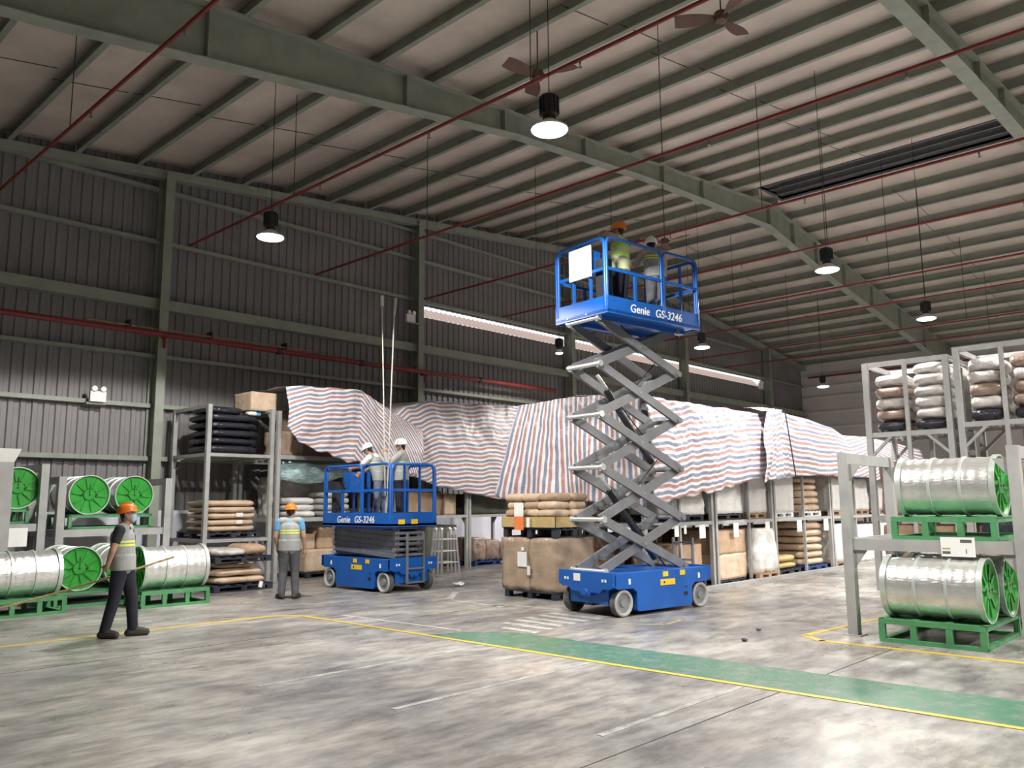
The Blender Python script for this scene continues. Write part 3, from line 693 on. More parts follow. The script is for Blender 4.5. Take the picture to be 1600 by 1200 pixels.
# row B shelving behind the striped tarps
rack('shelf_rack', 12.75, 15.1, 15.9, 17.4, 2.75, [1.33], 'grey shelf rack behind the aluminium ladder', ps=.075, bm=.07, foot=False)
rack('shelf_rack', 15.2, 17.6, 15.9, 17.4, 2.75, [1.33], 'grey shelf rack under the sagging tarp edge beside the carton load', ps=.075, bm=.07, foot=False)
load('pallet_load', 14.35, 16.6, .06, 1.05, 1.1, 1.05, 'dark_box', 'dark green wrapped crate load beside the aluminium ladder', 'load', .015, .05)
tagpaper(14.72, 16.02, 1.02, .17, .16, 'white label on the dark crate load beside the ladder')
load('pallet_load', 13.75, 16.7, 1.37, 1.4, 1.1, .62, 'brown_box', 'brown load on the shelf above the aluminium ladder', 'load', .06, .25)
load('carton', 14.75, 16.35, 1.37, .4, .4, .55, 'kraft_light', 'small tan carton on the shelf above the ladder', 'carton', .005, .03)
wood_pallet(16.3, 16.6, 0, 1.5, 1.1, 'blue plastic pallet on the floor under the shelf rack', 'blue_plastic')
for k in range(3): load('pallet_load', 15.78+.52*k, 16.6, .13, .47, 1.0, .62-.08*k, 'brown_wrap', ['dark brown sack load on the blue pallet near the rack post', 'dark brown sack load in the middle of the blue pallet', 'dark brown sack load on the blue pallet beside the cartons'][k], 'load', .05, .2)
load('pallet_load', 16.4, 16.7, 1.37, 1.9, 1.1, .55, 'dark_box', 'dark load on the shelf above the blue pallet', 'load', .04, .2)
load('pallet_load', 11.32, 17.3, 2.765, 1.62, 1.0, 1.15, 'kraft_wrap', 'tall brown load under the left tarp', 'load', .05, .2)
load('pallet_load', 13.95, 16.8, 2.755, 1.9, .95, 1.15, 'kraft_wrap', 'tall brown load under the middle of the long tarp', 'load', .04, .15)
load('pallet_load', 16.4, 16.75, 2.755, 2.2, 1.0, 1.40, 'kraft_wrap', 'tall brown load under the right of the long tarp', 'load', .04, .15)
# aluminium ladder
t = thing('folding_ladder', 'folded aluminium ladder standing beside the dark crate load', 'ladder', (13.66, 15.15, 0))
for k, (yo, lean) in enumerate(((-.14, .0), (-.05, .02), (.05, .03), (.14, .05))):
    for x in (-.27, .27): MB().bar((x*1.08, yo*1.5, 0), (x*.82, yo, 1.04), .055, .022, (0, 1, 0)).build('stile', 'aluminium', t)
    for z in (.25, .52, .80): MB().cyl((-.25, yo*(1.5-.45*z), z), (.25, yo*(1.5-.45*z), z), .016, n=8).build('rung', 'aluminium', t)
for x in (-.22, .22):
    for yo in (-.1, .1): MB().lathe([(.05, -.03), (.05, .03)], 14, Matrix.Translation((x, yo, 1.04)) @ Matrix.Rotation(PI/2, 4, 'Y')).build('hinge', 'aluminium', t, 30)

# carton load in front of the vertical striped tarp
wood_pallet(11.45, 9.90, 0, 1.05, 1.2, 'black pallet under the big kraft-wrapped load beside the raised lift', 'dark_plastic')
t = thing('wrapped_load', 'big kraft-wrapped load on a black pallet beside the raised lift', 'load', (11.45, 9.92, .12))
for y, nm in ((-.32, 1), (.32, 2)): link('wrapped_bale', lumpy_box(1.05, .66, .92, 'kraft_wrap', nm, .04, .12), t, (0, y, .008))
MB().box(-.552, -.545, .02, .24, .42, .68).build('paper_label', 'paper', t); MB().box(-.552, -.545, -.06, .01, .28, .44).build('paper_label', 'paper', t); MB().box(-.55, -.543, .08, .15, .70, .76).build('paper_label', 'paper', t)
wood_pallet(11.45, 9.90, 1.05, 1.05, 1.25, 'dark pallet lying on top of the kraft-wrapped load', 'dark_plastic', h=.17)
t = thing('sack_tray', 'open tan tray of brown sacks above the kraft-wrapped load', 'tray', (11.45, 9.90, 1.22))
MB().box(-.55, .55, -.64, .64, 0, .01).box(-.55, -.54, -.64, .64, 0, .19).box(.54, .55, -.64, .64, 0, .19).box(-.55, .55, -.64, -.63, 0, .19).box(-.55, .55, .63, .64, 0, .19).build('tray_walls', 'tray_tan', t)
for k in range(4):
    for c in range(3):
        for d in range(2): sack(11.2+.48*d+random.uniform(-.03, .03), 9.52+.40*c+random.uniform(-.03, .03), 1.26+.14*k, .50, .42, .15, 'kraft_light' if (k+c) % 3 else 'kraft', 'small brown sack in the %s layer of the tan tray' % ['bottom', 'second', 'third', 'topmost'][k], 0, 'sacks in the tan tray')
tagpaper(10.86, 10.08, 1.66, .22, .24, 'white notice card hanging on the tan tray', axis='x', name='notice_card')
tagpaper(10.86, 10.08, 1.42, .22, .24, 'orange card hanging below the white notice on the tan tray', 'orange_label', axis='x', name='notice_card')
tagpaper(10.86, 9.86, 1.40, .07, .17, 'small white tag beside the orange card', axis='x')

# row A shelving (right of the raised lift) and its loads
RAY0, RAY1 = 8.42, 9.75
for i, (a, b, mid, lb) in enumerate(((12.35, 14.68, (13.5,), 'grey shelf rack right behind the raised lift ladder'), (14.83, 17.28, (16.22,), 'grey shelf rack holding the brown wrapped block and the round white bag'),
                                     (17.42, 20.45, (18.94,), 'grey shelf rack holding the sack column and the low sack pair'), (20.58, 23.6, (22.1,), 'grey shelf rack next beyond the sack column'), (23.75, 26.8, (25.3,), 'grey shelf rack at the far end of the tarp row'))):
    rack('shelf_rack', a, b, RAY0, RAY1, 2.27, [1.24], lb, ps=.075, bm=.07, mids_x=mid, foot=False, brace=False)
    rack('shelf_rack', a, b, RAY1+.15, RAY1+1.4, 2.27, [1.24], 'grey shelf rack of the rear row behind the '+['raised lift', 'brown wrapped block', 'sack column', 'far bags', 'last bags'][i], ps=.075, bm=.07, foot=False, brace=False)
    load('pallet_load', (a+b)/2, RAY1+.75, .02, b-a-.2, 1.1, 1.0, 'brown_box', 'brown carton load on the floor in the rear row, bay %s' % ['nearest the lift', 'behind the wrapped block', 'behind the sack pair', 'behind the far bag', 'at the row end'][i], 'load', .02, .05)
    load('pallet_load', (a+b)/2, RAY1+.75, 1.30, b-a-.2, 1.1, .93, 'brown_box', 'brown carton load on the rear shelf, bay %s' % ['nearest the lift', 'behind the white bulk bag', 'behind the white block', 'behind the far white bag', 'at the row end'][i], 'load', .02, .05)
    load('pallet_load', (a+b)/2, 9.85, 2.275, b-a-.1, 2.2, (1.10, 1.10, 1.06, .86, .80)[i], 'white_bag', 'pale load hidden under the tarp, bay %s' % ['nearest the lift', 'second', 'third', 'fourth', 'last'][i], 'load', .05, .12)
SZ = 1.28
load('pallet_load', 14.0, 9.05, .14, .95, 1.0, .70, 'kraft', 'orange brown carton load on the floor right behind the lift ladder', 'load', .01, .03)
wood_pallet(14.0, 9.05, 0, 1.1, 1.1, 'dark pallet below the orange brown carton load', 'dark_plastic')
def upper(x, lx, h, m, label, pm, lump=.04, rnd=.2, taper=.06, sfx=''):
    wood_pallet(x, 9.0, SZ, lx, 1.0, 'pallet on the shelf under the '+label.split(' on ')[0].split(' seen ')[0]+sfx, pm); load('bulk_bag', x, 8.98, SZ+.125, lx*1.02, 1.0, h, m, label, 'bag', lump, rnd, taper)
upper(13.95, 1.15, .62, 'white_bag', 'low pale bag on the shelf above the lift ladder', 'dark_plastic')
upper(15.5, 1.15, .84, 'white_bag', 'white bulk bag on the shelf below the tarp fold', 'dark_plastic', taper=.08)
upper(16.76, .90, .84, 'white_bag', 'crinkled grey white bulk bag on the wooden shelf pallet', 'wood')
upper(18.1, .95, .84, 'white_bag', 'smooth square white block on the shelf under the tarp', 'white_paint', .012, .04, 0)
upper(21.3, 1.0, .84, 'white_bag', 'white bag on the shelf seen beside the right rack post', 'wood', sfx=' beside the right rack post'); upper(22.8, 1.0, .84, 'white_bag', 'white bag on the shelf seen through the right rack', 'wood', sfx=' seen through the right rack'); upper(24.6, 1.2, .84, 'white_bag', 'white bag on the shelf at the row end', 'wood', sfx=' at the row end')
wood_pallet(19.6, 9.0, SZ, 1.05, 1.0, 'pale pallet under the upper sack column', 'paper')
stack(19.6, 8.98, SZ+.13, 1.05, 1.0, .165, 5, 'kraft_light', 'pale sack in the column on the upper shelf', 'upper sack column')
load('wrapped_block', 15.5, 8.95, .10, 1.22, 1.0, .50, 'kraft_light', 'lower half of the brown film-wrapped block under the shelf', 'load', .02, .08); load('wrapped_block', 15.5, 8.95, .60, 1.2, 1.0, .48, 'kraft', 'upper half of the brown film-wrapped block under the shelf', 'load', .015, .05)
wood_pallet(15.5, 8.95, 0, 1.1, 1.0, 'dark pallet under the brown film-wrapped block', 'dark_plastic', h=.1)
wood_pallet(16.74, 8.75, 0, .93, 1.0, 'wooden pallet on the floor under the round white bag', 'wood', h=.16)
load('bulk_bag', 16.74, 8.75, .16, .88, .98, .92, 'white_bag', 'round crinkled white bulk bag on the wooden floor pallet', 'bag', .06, .32, .12)
wood_pallet(18.15, 8.95, 0, 1.1, 1.0, 'dark pallet under the low sack pair', 'dark_plastic')
stack(18.15, 8.95, .13, 1.1, .95, .15, 2, 'tray_tan', 'yellowish sack in the low pair on the floor pallet', 'low yellowish sack pair')
wood_pallet(19.65, 8.95, 0, 1.1, 1.0, 'blue pallet under the lower sack column', 'blue_plastic')
stack(19.65, 8.95, .13, 1.05, .98, .17, 6, 'kraft_light', 'pale bulging sack in the floor column beside the rack post', 'lower sack column')
wood_pallet(21.3, 8.95, 0, 1.1, 1.0, 'wooden pallet under the grey wrapped floor load', 'wood'); load('wrapped_block', 21.3, 8.95, .12, 1.1, 1.0, .95, 'white_bag', 'grey white wrapped load on the floor beside the right rack post', 'load', .05, .15)
load('wrapped_block', 22.9, 8.95, .02, 1.2, 1.0, 1.0, 'white_bag', 'white wrapped load on the floor seen through the right rack', 'load', .05, .15); load('wrapped_block', 24.6, 8.95, .02, 1.2, 1.0, 1.0, 'white_bag', 'white wrapped load on the floor at the row end', 'load', .05, .15)
for k, (x, wd, h) in enumerate(((14.22, .22, .26), (15.55, .20, .28), (16.95, .20, .26), (18.55, .24, .26), (20.05, .26, .28), (13.3, .14, .2), (13.6, .08, .16))):
    tagpaper(x, 8.36, 1.215, wd, h, 'white paper tag on the shelf beam above '+['the orange brown carton load', 'the brown film-wrapped block', 'the round white bag', 'the low sack pair', 'the lower sack column', 'the lift ladder, the wider one', 'the lift ladder, the narrow one'][k])
MB().box(12.3, 27, 8.18, 8.30, 0, .06).build('floor_kerb', 'rack_grey', floor)

# ------------------------------------------------------------------ striped tarps
def tarp(name, label, top, bot, back, along='v', nu=70, nv=40, fold=.05, ffreq=5.5, seed=0, rag=.05, ntop=8, bulge=.06, outd=(0, -1, 0)):
    """cloth over goods: back line -> top edge -> bottom hem, each a polyline of (u, x, y, z)"""
    V = []; st = []; od = Vector(outd)
    for i in range(nu+1):
        u_ = i/nu; T, B, K = Vector(interp(top, u_)), Vector(interp(bot, u_)), Vector(interp(back, u_))
        T.z += .025*noise.noise(Vector((u_*9, seed, 0))); B.z += rag*noise.noise(Vector((u_*14, seed, 3)))
        acc = 0; prev = None; wl = u_*((Vector(interp(top, 1))-Vector(interp(top, 0))).length)
        for j in range(ntop+nv+1):
            if j < ntop:
                v = j/ntop; p = K.lerp(T, v); p.z += .06*math.sin(v*PI)*noise.noise(Vector((u_*7, v*2, seed+5)))
            else:
                v = (j-ntop)/nv; p = T.lerp(B, v)
                a = fold*(.25+.75*v)*math.sin(wl*ffreq+2.5*noise.noise(Vector((u_*6, v*1.5, seed)))+v*1.2)
                a += .05*noise.noise(Vector((u_*8, v*2.2, seed+9)))+.025*noise.noise(Vector((u_*22, v*8, seed+2)))
                p += od*(a+bulge*math.sin(v*PI))
                p.z -= .05*(1-v)*v*abs(math.sin(wl*1.1))
            if prev is not None: acc += (p-prev).length
            prev = p.copy(); V.append(p)
            st.append((acc if along == 'v' else wl)+.015*noise.noise(Vector((u_*5, j*.05, seed))))
    m_ = ntop+nv+1; mb = MB(); mb.add(V, [(i*m_+j, i*m_+j+1, (i+1)*m_+j+1, (i+1)*m_+j) for i in range(nu) for j in range(m_-1)])
    me = mb.mesh(name, 'tarp_stripe', 80, fix=False); a = me.attributes.new('stripe', 'FLOAT', 'POINT'); a.data.foreach_set('value', st)
    o = link(name, me); tag(o, label, 'tarp'); q = o.modifiers.new('thickness', 'SOLIDIFY'); q.thickness = .006; q.offset = -1
    return o
YB = 15.72
tarp('striped_tarp', 'striped tarp drooping from the carton down towards the two white helmets',
     [(0, 9.62, YB+.2, 4.25), (.10, 10.2, YB+.1, 4.30), (.48, 11.5, YB, 4.33), (.78, 12.25, YB-.20, 3.87), (1, 13.15, YB-.30, 3.44)],
     [(0, 9.62, YB+.1, 3.35), (.12, 9.85, YB, 3.03), (.38, 10.85, YB, 2.70), (.78, 12.2, YB-.28, 2.50), (1, 13.0, YB-.36, 2.30)],
     [(0, 9.75, 17.4, 4.32), (.5, 11.6, 17.5, 4.38), (.78, 12.3, 16.7, 4.12), (1, 13.1, 15.62, 3.56)], seed=1, fold=.012, ffreq=3, bulge=.10, rag=.09)
tarp('striped_tarp', 'long striped tarp sagging over the shelf rack behind the lowered lift',
     [(0, 12.35, YB+.1, 3.72), (.2, 12.9, YB+.05, 4.05), (.34, 13.6, YB, 4.26), (.62, 15.1, YB, 4.30), (1, 17.6, YB, 4.40)],
     [(0, 12.35, YB, 2.50), (.35, 14.0, YB-.1, 2.06), (.72, 16.0, YB-.12, 1.77), (1, 17.6, YB-.1, 1.72)],
     [(0, 12.35, 17.5, 3.9), (.34, 13.6, 17.5, 4.32), (1, 17.6, 17.5, 4.42)], seed=2, fold=.012, ffreq=3, bulge=.16)
tarp('striped_tarp', 'vertical-striped tarp sheet hanging above the tan sack tray',
     [(0, 12.15, 11.25, 3.62), (.5, 12.15, 9.9, 3.66), (.85, 12.15, 8.75, 3.62), (1, 12.18, 8.30, 3.55)],
     [(0, 11.98, 11.75, 1.82), (.12, 12.0, 11.3, 1.66), (.45, 12.08, 10.0, 1.80), (.7, 12.1, 9.3, 1.62), (1, 12.12, 8.2, 1.55)],
     [(0, 12.75, 11.25, 3.56), (1, 12.75, 8.6, 3.50)], along='u', seed=3, fold=.03, ffreq=7, outd=(-1, 0, 0), bulge=.03)
tarp('striped_tarp', 'striped tarp with horizontal bands right behind the scissor arms',
     [(0, 12.2, 8.25, 3.55), (.3, 13.6, 8.18, 3.52), (.75, 15.6, 8.16, 3.52), (1, 16.95, 8.16, 3.50)],
     [(0, 12.2, 8.12, 1.62), (.3, 13.4, 8.08, 1.76), (.62, 14.7, 8.05, 1.90), (.84, 15.8, 8.05, 2.10), (1, 16.85, 8.0, 2.28)],
     [(0, 12.2, 9.8, 3.70), (.3, 13.6, 9.9, 3.66), (1, 16.9, 10.2, 3.62)], seed=4, fold=.012, ffreq=3, bulge=.08, rag=.10)
tarp('striped_tarp', 'brightly lit striped tarp stretching on towards the far wall',
     [(0, 16.75, 8.02, 3.60), (.25, 18.6, 8.14, 3.58), (.5, 20.2, 8.15, 3.44), (.6, 21.0, 8.18, 3.30), (.75, 22.4, 8.15, 3.34), (1, 26.9, 8.15, 3.2)],
     [(0, 16.9, 7.90, 2.12), (.2, 18.0, 8.05, 2.22), (.5, 20.6, 8.05, 2.26), (1, 26.9, 8.05, 2.15)],
     [(0, 16.75, 10.2, 3.70), (.5, 20.2, 10.4, 3.52), (1, 26.9, 10.4, 3.3)], seed=5, fold=.012, ffreq=3, bulge=.08, rag=.06)
# bunched fold between the two long sheets, and its strap
tarp('striped_tarp', 'dark gathered tarp fold where two striped sheets overlap',
     [(0, 16.35, 7.94, 3.56), (1, 16.95, 7.88, 3.62)], [(0, 15.75, 7.84, 2.02), (1, 17.0, 7.76, 2.20)], [(0, 16.4, 8.5, 3.68), (1, 16.95, 8.5, 3.72)], seed=6, nu=24, fold=.07, ffreq=16, bulge=.02, ntop=4)
t = MB().tube([(16.85, 8.0, 3.66), (16.92, 7.80, 3.55), (16.98, 7.76, 3.0), (17.06, 7.70, 2.15)], .014, 6).build('tie_rope', 'black'); tag(t, 'black tie rope hanging down over the tarp fold', 'rope')

# ------------------------------------------------------------------ scissor lifts
def lift(loc, rz, zs, label, hide_small=False):
    """zs: joint heights from the chassis to the platform; local -x is the plain end, +x the ladder end, -y the lettered side"""
    t = thing('scissor_lift', label, 'lift', loc, rz)
    # chassis
    mb = MB(); c = .06
    mb.box(-1.05, 1.05, -.40, .40, .17, .60)
    for s in (-1, 1):
        y0, y1 = (.40, .575) if s > 0 else (-.575, -.40)
        prof = [(-1.10, .62), (-1.10, .44), (-1.02, .40), (-.70, .40), (-.62, .34), (-.62, .09), (-.58, .06), (.60, .06), (.64, .10), (.64, .34), (.72, .40), (1.02, .40), (1.10, .46), (1.10, .62)]
        mb.ext(prof, 'y', y0, y1)
    ch = mb.build('chassis', 'lift_blue', t)
    for s in (-1, 1):
        mb = MB(); pr = [(-.575, .44), (-.50, .40), (-.36, .40), (-.30, .34), (-.12, .34), (-.08, .28), (.08, .28), (.12, .34), (.30, .34), (.36, .40), (.50, .40), (.575, .44), (.575, .64), (-.575, .64)]
        mb.ext(pr, 'x', s*1.06, s*1.13); mb.build('bumper', 'lift_blue', ch)
        MB().lathe([(.055, 0), (.045, .02), (.02, .02)], 14, Matrix.Translation((s*1.13, 0, .34)) @ Matrix.Rotation(PI/2*s, 4, 'Y')).build('tow_eye', 'lift_blue', ch, 30)
        for y in (-.43, -.37, .37, .43): MB().box(min(s*1.13, s*1.136), max(s*1.13, s*1.136), y-.016, y+.016, .50, .54).build('reflector_sticker', 'white_paint', ch)
    MB().box(-1.137, -1.13, .10, .24, .49, .60).build('notice_sticker', 'paper', ch)
    for y in (-.58, .575): MB().box(-.10, .24, y, y+.005, .40, .49).build('warning_label', 'yellow_label', ch)
    for x in (.02, .42): MB().box(x-.06, x+.06, -.582, -.575, .53, .605).build('warning_label', 'yellow_label', ch)
    MB().box(-.03, 0, -.583, -.575, .43, .46).box(.45, .53, -.583, -.575, .22, .27).box(.48, .52, -.583, -.575, .34, .36).build('latch', 'black', ch)
    for x in (-.78, .82): MB().box(x-.02, x+.02, -.582, -.575, .46, .54).build('reflector_sticker', 'white_paint', ch)
    # wheels
    wm = None
    for x in (-.88, .88):
        for s in (-1, 1):
            M = Matrix.Rotation(-PI/2*s, 4, 'X')
            w_ = MB().lathe([(.13, -.05), (.185, -.055), (.195, -.045), (.195, .045), (.185, .055), (.165, .06), (.15, .05), (.15, -.02)], 30, M, False).build('wheel', 'tyre_tread', t, 40, (x, s*.49, .195))
            MB().lathe([(.188, .052), (.190, .06), (.168, .072), (.148, .062), (.140, .03)], 30, M, False).build('tyre_wall', 'tyre_grey', w_, 40)
            MB().lathe([(.145, .02), (.14, .035), (.06, .03), (.05, .055), (.02, .055)], 24, M).build('hub', 'hub', w_, 40)
            MB().box(x-.05, x+.05, s*.40-.03, s*.40+.03, .17, .40).build('axle_bracket', 'lift_blue', t)
    MB().box(-.9, .9, -.42, .42, .15, .19).build('underside', 'black', t)
    # scissor stack
    xl, n = -1.04, len(zs)-1
    span = lambda h: math.sqrt(max(.1, 1.985**2-h*h))
    xs_r = []
    for k in range(n):
        a, b = zs[k], zs[k+1]; h = b-a; xr = xl+span(h); hh = .135 if h > .3 else .10
        xs_r.append(xr)
        for s in (-1, 1):
            o_, i_ = s*.305, s*.245
            MB().bar((xl, o_, b), (xr, o_, a), .05, hh, (0, 0, 1)).build('scissor_arm', 'lift_grey', t)
            MB().bar((xl, i_, a), (xr, i_, b), .05, hh, (0, 0, 1)).build('scissor_arm', 'lift_grey', t)
            cx, cz = (xl+xr)/2, (a+b)/2
            MB().cyl((cx, s*.335, cz), (cx, s*.21, cz), .028, n=10).build('centre_pin', 'hub', t)
        for x in (xl+.45, xr-.4):
            if h > .3: MB().bar((x, -.24, a+h*.22 if x < 0 else b-h*.2), (x, .24, a+h*.22 if x < 0 else b-h*.2), .07, .07).build('cross_tube', 'lift_grey', t)
    for k in range(n+1):
        z = zs[k]; xr = xs_r[min(k, n-1)]
        for x, m in ((xl, 'pin_steel'), (xr, 'lift_grey')):
            p = MB().cyl((x, -.345, z), (x, .345, z), .035, n=12).build('pivot_pin', m, t, 40)
            for s in (-1, 1): MB().cyl((x, s*.33, z), (x, s*.36, z), .05, n=12).build('pin_cap', m, p, 40)
    H = zs[-1]
    if zs[1]-zs[0] > .3:
        for k in (0, 1, 2):
            a, b = zs[k], zs[min(k+2, n)]
            if k == 1: continue
            MB().cyl((.45, 0, a+.12), (-.55, .02, b-.35), .055, n=14).build('lift_cylinder', 'dark_metal', t, 40)
            MB().cyl((-.45, .02, b-.42), (-.75, .02, b-.12), .03, n=10).build('cylinder_rod', 'pin_steel', t, 40)
        pts = [(.55, -.12, zs[0])]+[(.5-.9*((k % 2)), -.12, zs[k]+.2) for k in range(1, n)]+[(-.3, -.1, H)]
        MB().tube(pts, .012, 6).build('hydraulic_hose', 'black', t)
    # ladder at +x end
    lad = MB()
    for y in (-.20, .20): lad.bar((1.16, y, .16), (1.16, y, zs[0]+.42), .045, .03, (0, 1, 0))
    for z in (.18, .44, .70, .98): lad.bar((1.16, -.20, z), (1.16, .20, z), .05, .03)
    lad.build('ladder', 'lift_grey', t)
    # platform
    PX, PY = 1.10, .585; p0 = H+.02
    mb = MB(); mb.box(-PX, PX, -PY, PY, p0+.02, p0+.06); mb.box(-PX+.1, PX-.1, -.34, -.22, p0-.05, p0+.02).box(-PX+.1, PX-.1, .22, .34, p0-.05, p0+.02)
    pf = mb.build('platform', 'lift_blue', t)
    for y in (-PY, PY-.02): MB().box(-PX, PX, y, y+.02, p0, p0+.27).build('toe_board', 'lift_blue', pf)
    for x in (-PX, PX-.02): MB().box(x, x+.02, -PY+.02, PY-.02, p0, p0+.27).build('toe_board', 'lift_blue', pf)
    zt_, zm = p0+1.20, p0+.70
    def hoop(pts, r=.026): return MB().tube(pts, r, 8)
    for s in (-1, 1):
        y = s*(PY-.02)
        for xa, xb in ((-PX+.02, .18), (.22, PX-.02)):
            g = .10
            hoop([(xa, y, p0+.1), (xa, y, zt_-g), (xa+g*.3, y, zt_-g*.3), (xa+g, y, zt_), (xb-g, y, zt_), (xb-g*.3, y, zt_-g*.3), (xb, y, zt_-g), (xb, y, p0+.1)]).build('guard_rail', 'lift_blue', pf, 50)
            MB().bar((xa, y, zm), (xb, y, zm), .03, .05).build('mid_rail', 'lift_blue', pf)
        MB().bar((-.45, y, p0+.1), (-.45, y, zm), .03, .05).build('rail_post', 'lift_blue', pf)
    for s in (-1, 1):
        x = s*(PX-.02); g = .10; ya, yb = -PY+.06, PY-.06
        hoop([(x, ya, p0+.1), (x, ya, zt_-g), (x, ya+g*.3, zt_-g*.3), (x, ya+g, zt_), (x, yb-g, zt_), (x, yb-g*.3, zt_-g*.3), (x, yb, zt_-g), (x, yb, p0+.1)], .03).build('end_rail', 'lift_blue', pf, 50)
        for y in (-.22, .16):
            MB().bar((x, y, p0+.2), (x, y, zt_ if s > 0 else zm), .03, .045).build('rail_post', 'lift_blue', pf)
        MB().bar((x, ya, zm), (x, yb, zm), .03, .05).build('mid_rail', 'lift_blue', pf)
    for y in (-.30, .02):
        MB().box(PX, PX+.004, y-.08, y+.08, p0+.05, p0+.14).build('warning_label', 'yellow_label', pf)
    MB().box(-PX-.004, -PX, -.5, .5, p0+.07, p0+.085).build('hem_strip', 'lift_blue', pf)
    for y in (-.12, .30): MB().cyl((-PX-.008, y, p0+.05), (-PX, y, p0+.05), .012, n=8).build('bolt', 'white_paint', pf)
    # control box and manual box at the plain end
    MB().box(-PX+.08, -PX+.30, -.16, .22, zm+.02, zm+.40).build('control_box', 'lift_blue', pf)
    MB().box(-PX+.10, -PX+.26, -.45, -.25, p0+.06, p0+.9).build('hose_bundle', 'dark_metal', pf)
    for nm, tx, xx, sz, sh in (('brand_lettering', 'Genie', -.60, .185, .10), ('model_lettering', 'GS-3246', -.02, .185, .18)):
        o = link(nm, text_mesh(tx, sz, 'white_paint', .002, sh, .0015), pf, (xx, -PY-.003, p0+.075)); o.rotation_euler = (PI/2, 0, 0)
    return t, pf, p0
HZ = [.64, 1.40, 2.18, 2.98, 3.76, 4.48]
l1, pf1, P0H = lift((10.97, 7.66, 0), math.radians(-7.6), HZ, 'blue scissor lift with its platform raised high on open scissor arms')
MB().box(-1.145, -1.115, -.28, .20, P0H+.62, P0H+1.12).build('notice_board', 'board_pale', pf1)
l2, pf2, P0L = lift((10.37, 13.5, 0), -PI/2, [.68+.105*k for k in range(6)], 'blue scissor lift with its platform lowered and arms folded')

# ------------------------------------------------------------------ people
def ball(c, r, n=10):
    rx, ry, rz_ = (r, r, r) if isinstance(r, (int, float)) else r
    V = [(c[0], c[1], c[2]-rz_)]; m_ = n*2; Fc = []
    for j in range(1, n):
        b = -PI/2+PI*j/n
        V += [(c[0]+rx*math.cos(b)*math.cos(2*PI*i/m_), c[1]+ry*math.cos(b)*math.sin(2*PI*i/m_), c[2]+rz_*math.sin(b)) for i in range(m_)]
    V.append((c[0], c[1], c[2]+rz_)); e = len(V)-1
    Fc += [(0, 1+(i+1) % m_, 1+i) for i in range(m_)]+[(e, 1+(n-2)*m_+i, 1+(n-2)*m_+(i+1) % m_) for i in range(m_)]
    for j in range(n-2): Fc += [(1+j*m_+i, 1+j*m_+(i+1) % m_, 1+(j+1)*m_+(i+1) % m_, 1+(j+1)*m_+i) for i in range(m_)]
    return V, Fc
def blob(name, parts, vox, m, it=5):
    mb = MB()
    for p in parts:
        if p[0] == 'e': mb.add(*ball(p[1], p[2]))
        else:
            a, ra, b, rb = p[1:]; a, b = Vector(a), Vector(b)
            if p[0] == 'c': mb.add(*ball(a, ra, 8)).add(*ball(b, rb, 8)).cyl(a, b, ra, rb, n=18)
            else: mb.lathe([(1, 0), (1, 1)], 22, Matrix(((ra[0], 0, b.x-a.x, a.x), (0, ra[1], b.y-a.y, a.y), (0, 0, b.z-a.z, a.z), (0, 0, 0, 1))))
    me = mb.mesh(name, None, fix=False); o = D.objects.new(name, me); COL.objects.link(o)
    q = o.modifiers.new('r', 'REMESH'); q.mode = 'VOXEL'; q.voxel_size = vox
    q = o.modifiers.new('s', 'SMOOTH'); q.factor = .5; q.iterations = it
    dg = bpy.context.evaluated_depsgraph_get(); out = D.meshes.new_from_object(o.evaluated_get(dg)); D.objects.remove(o); D.meshes.remove(me)
    out.name = name; out.materials.clear(); out.materials.append(MATS[m]); out.shade_smooth(); return out
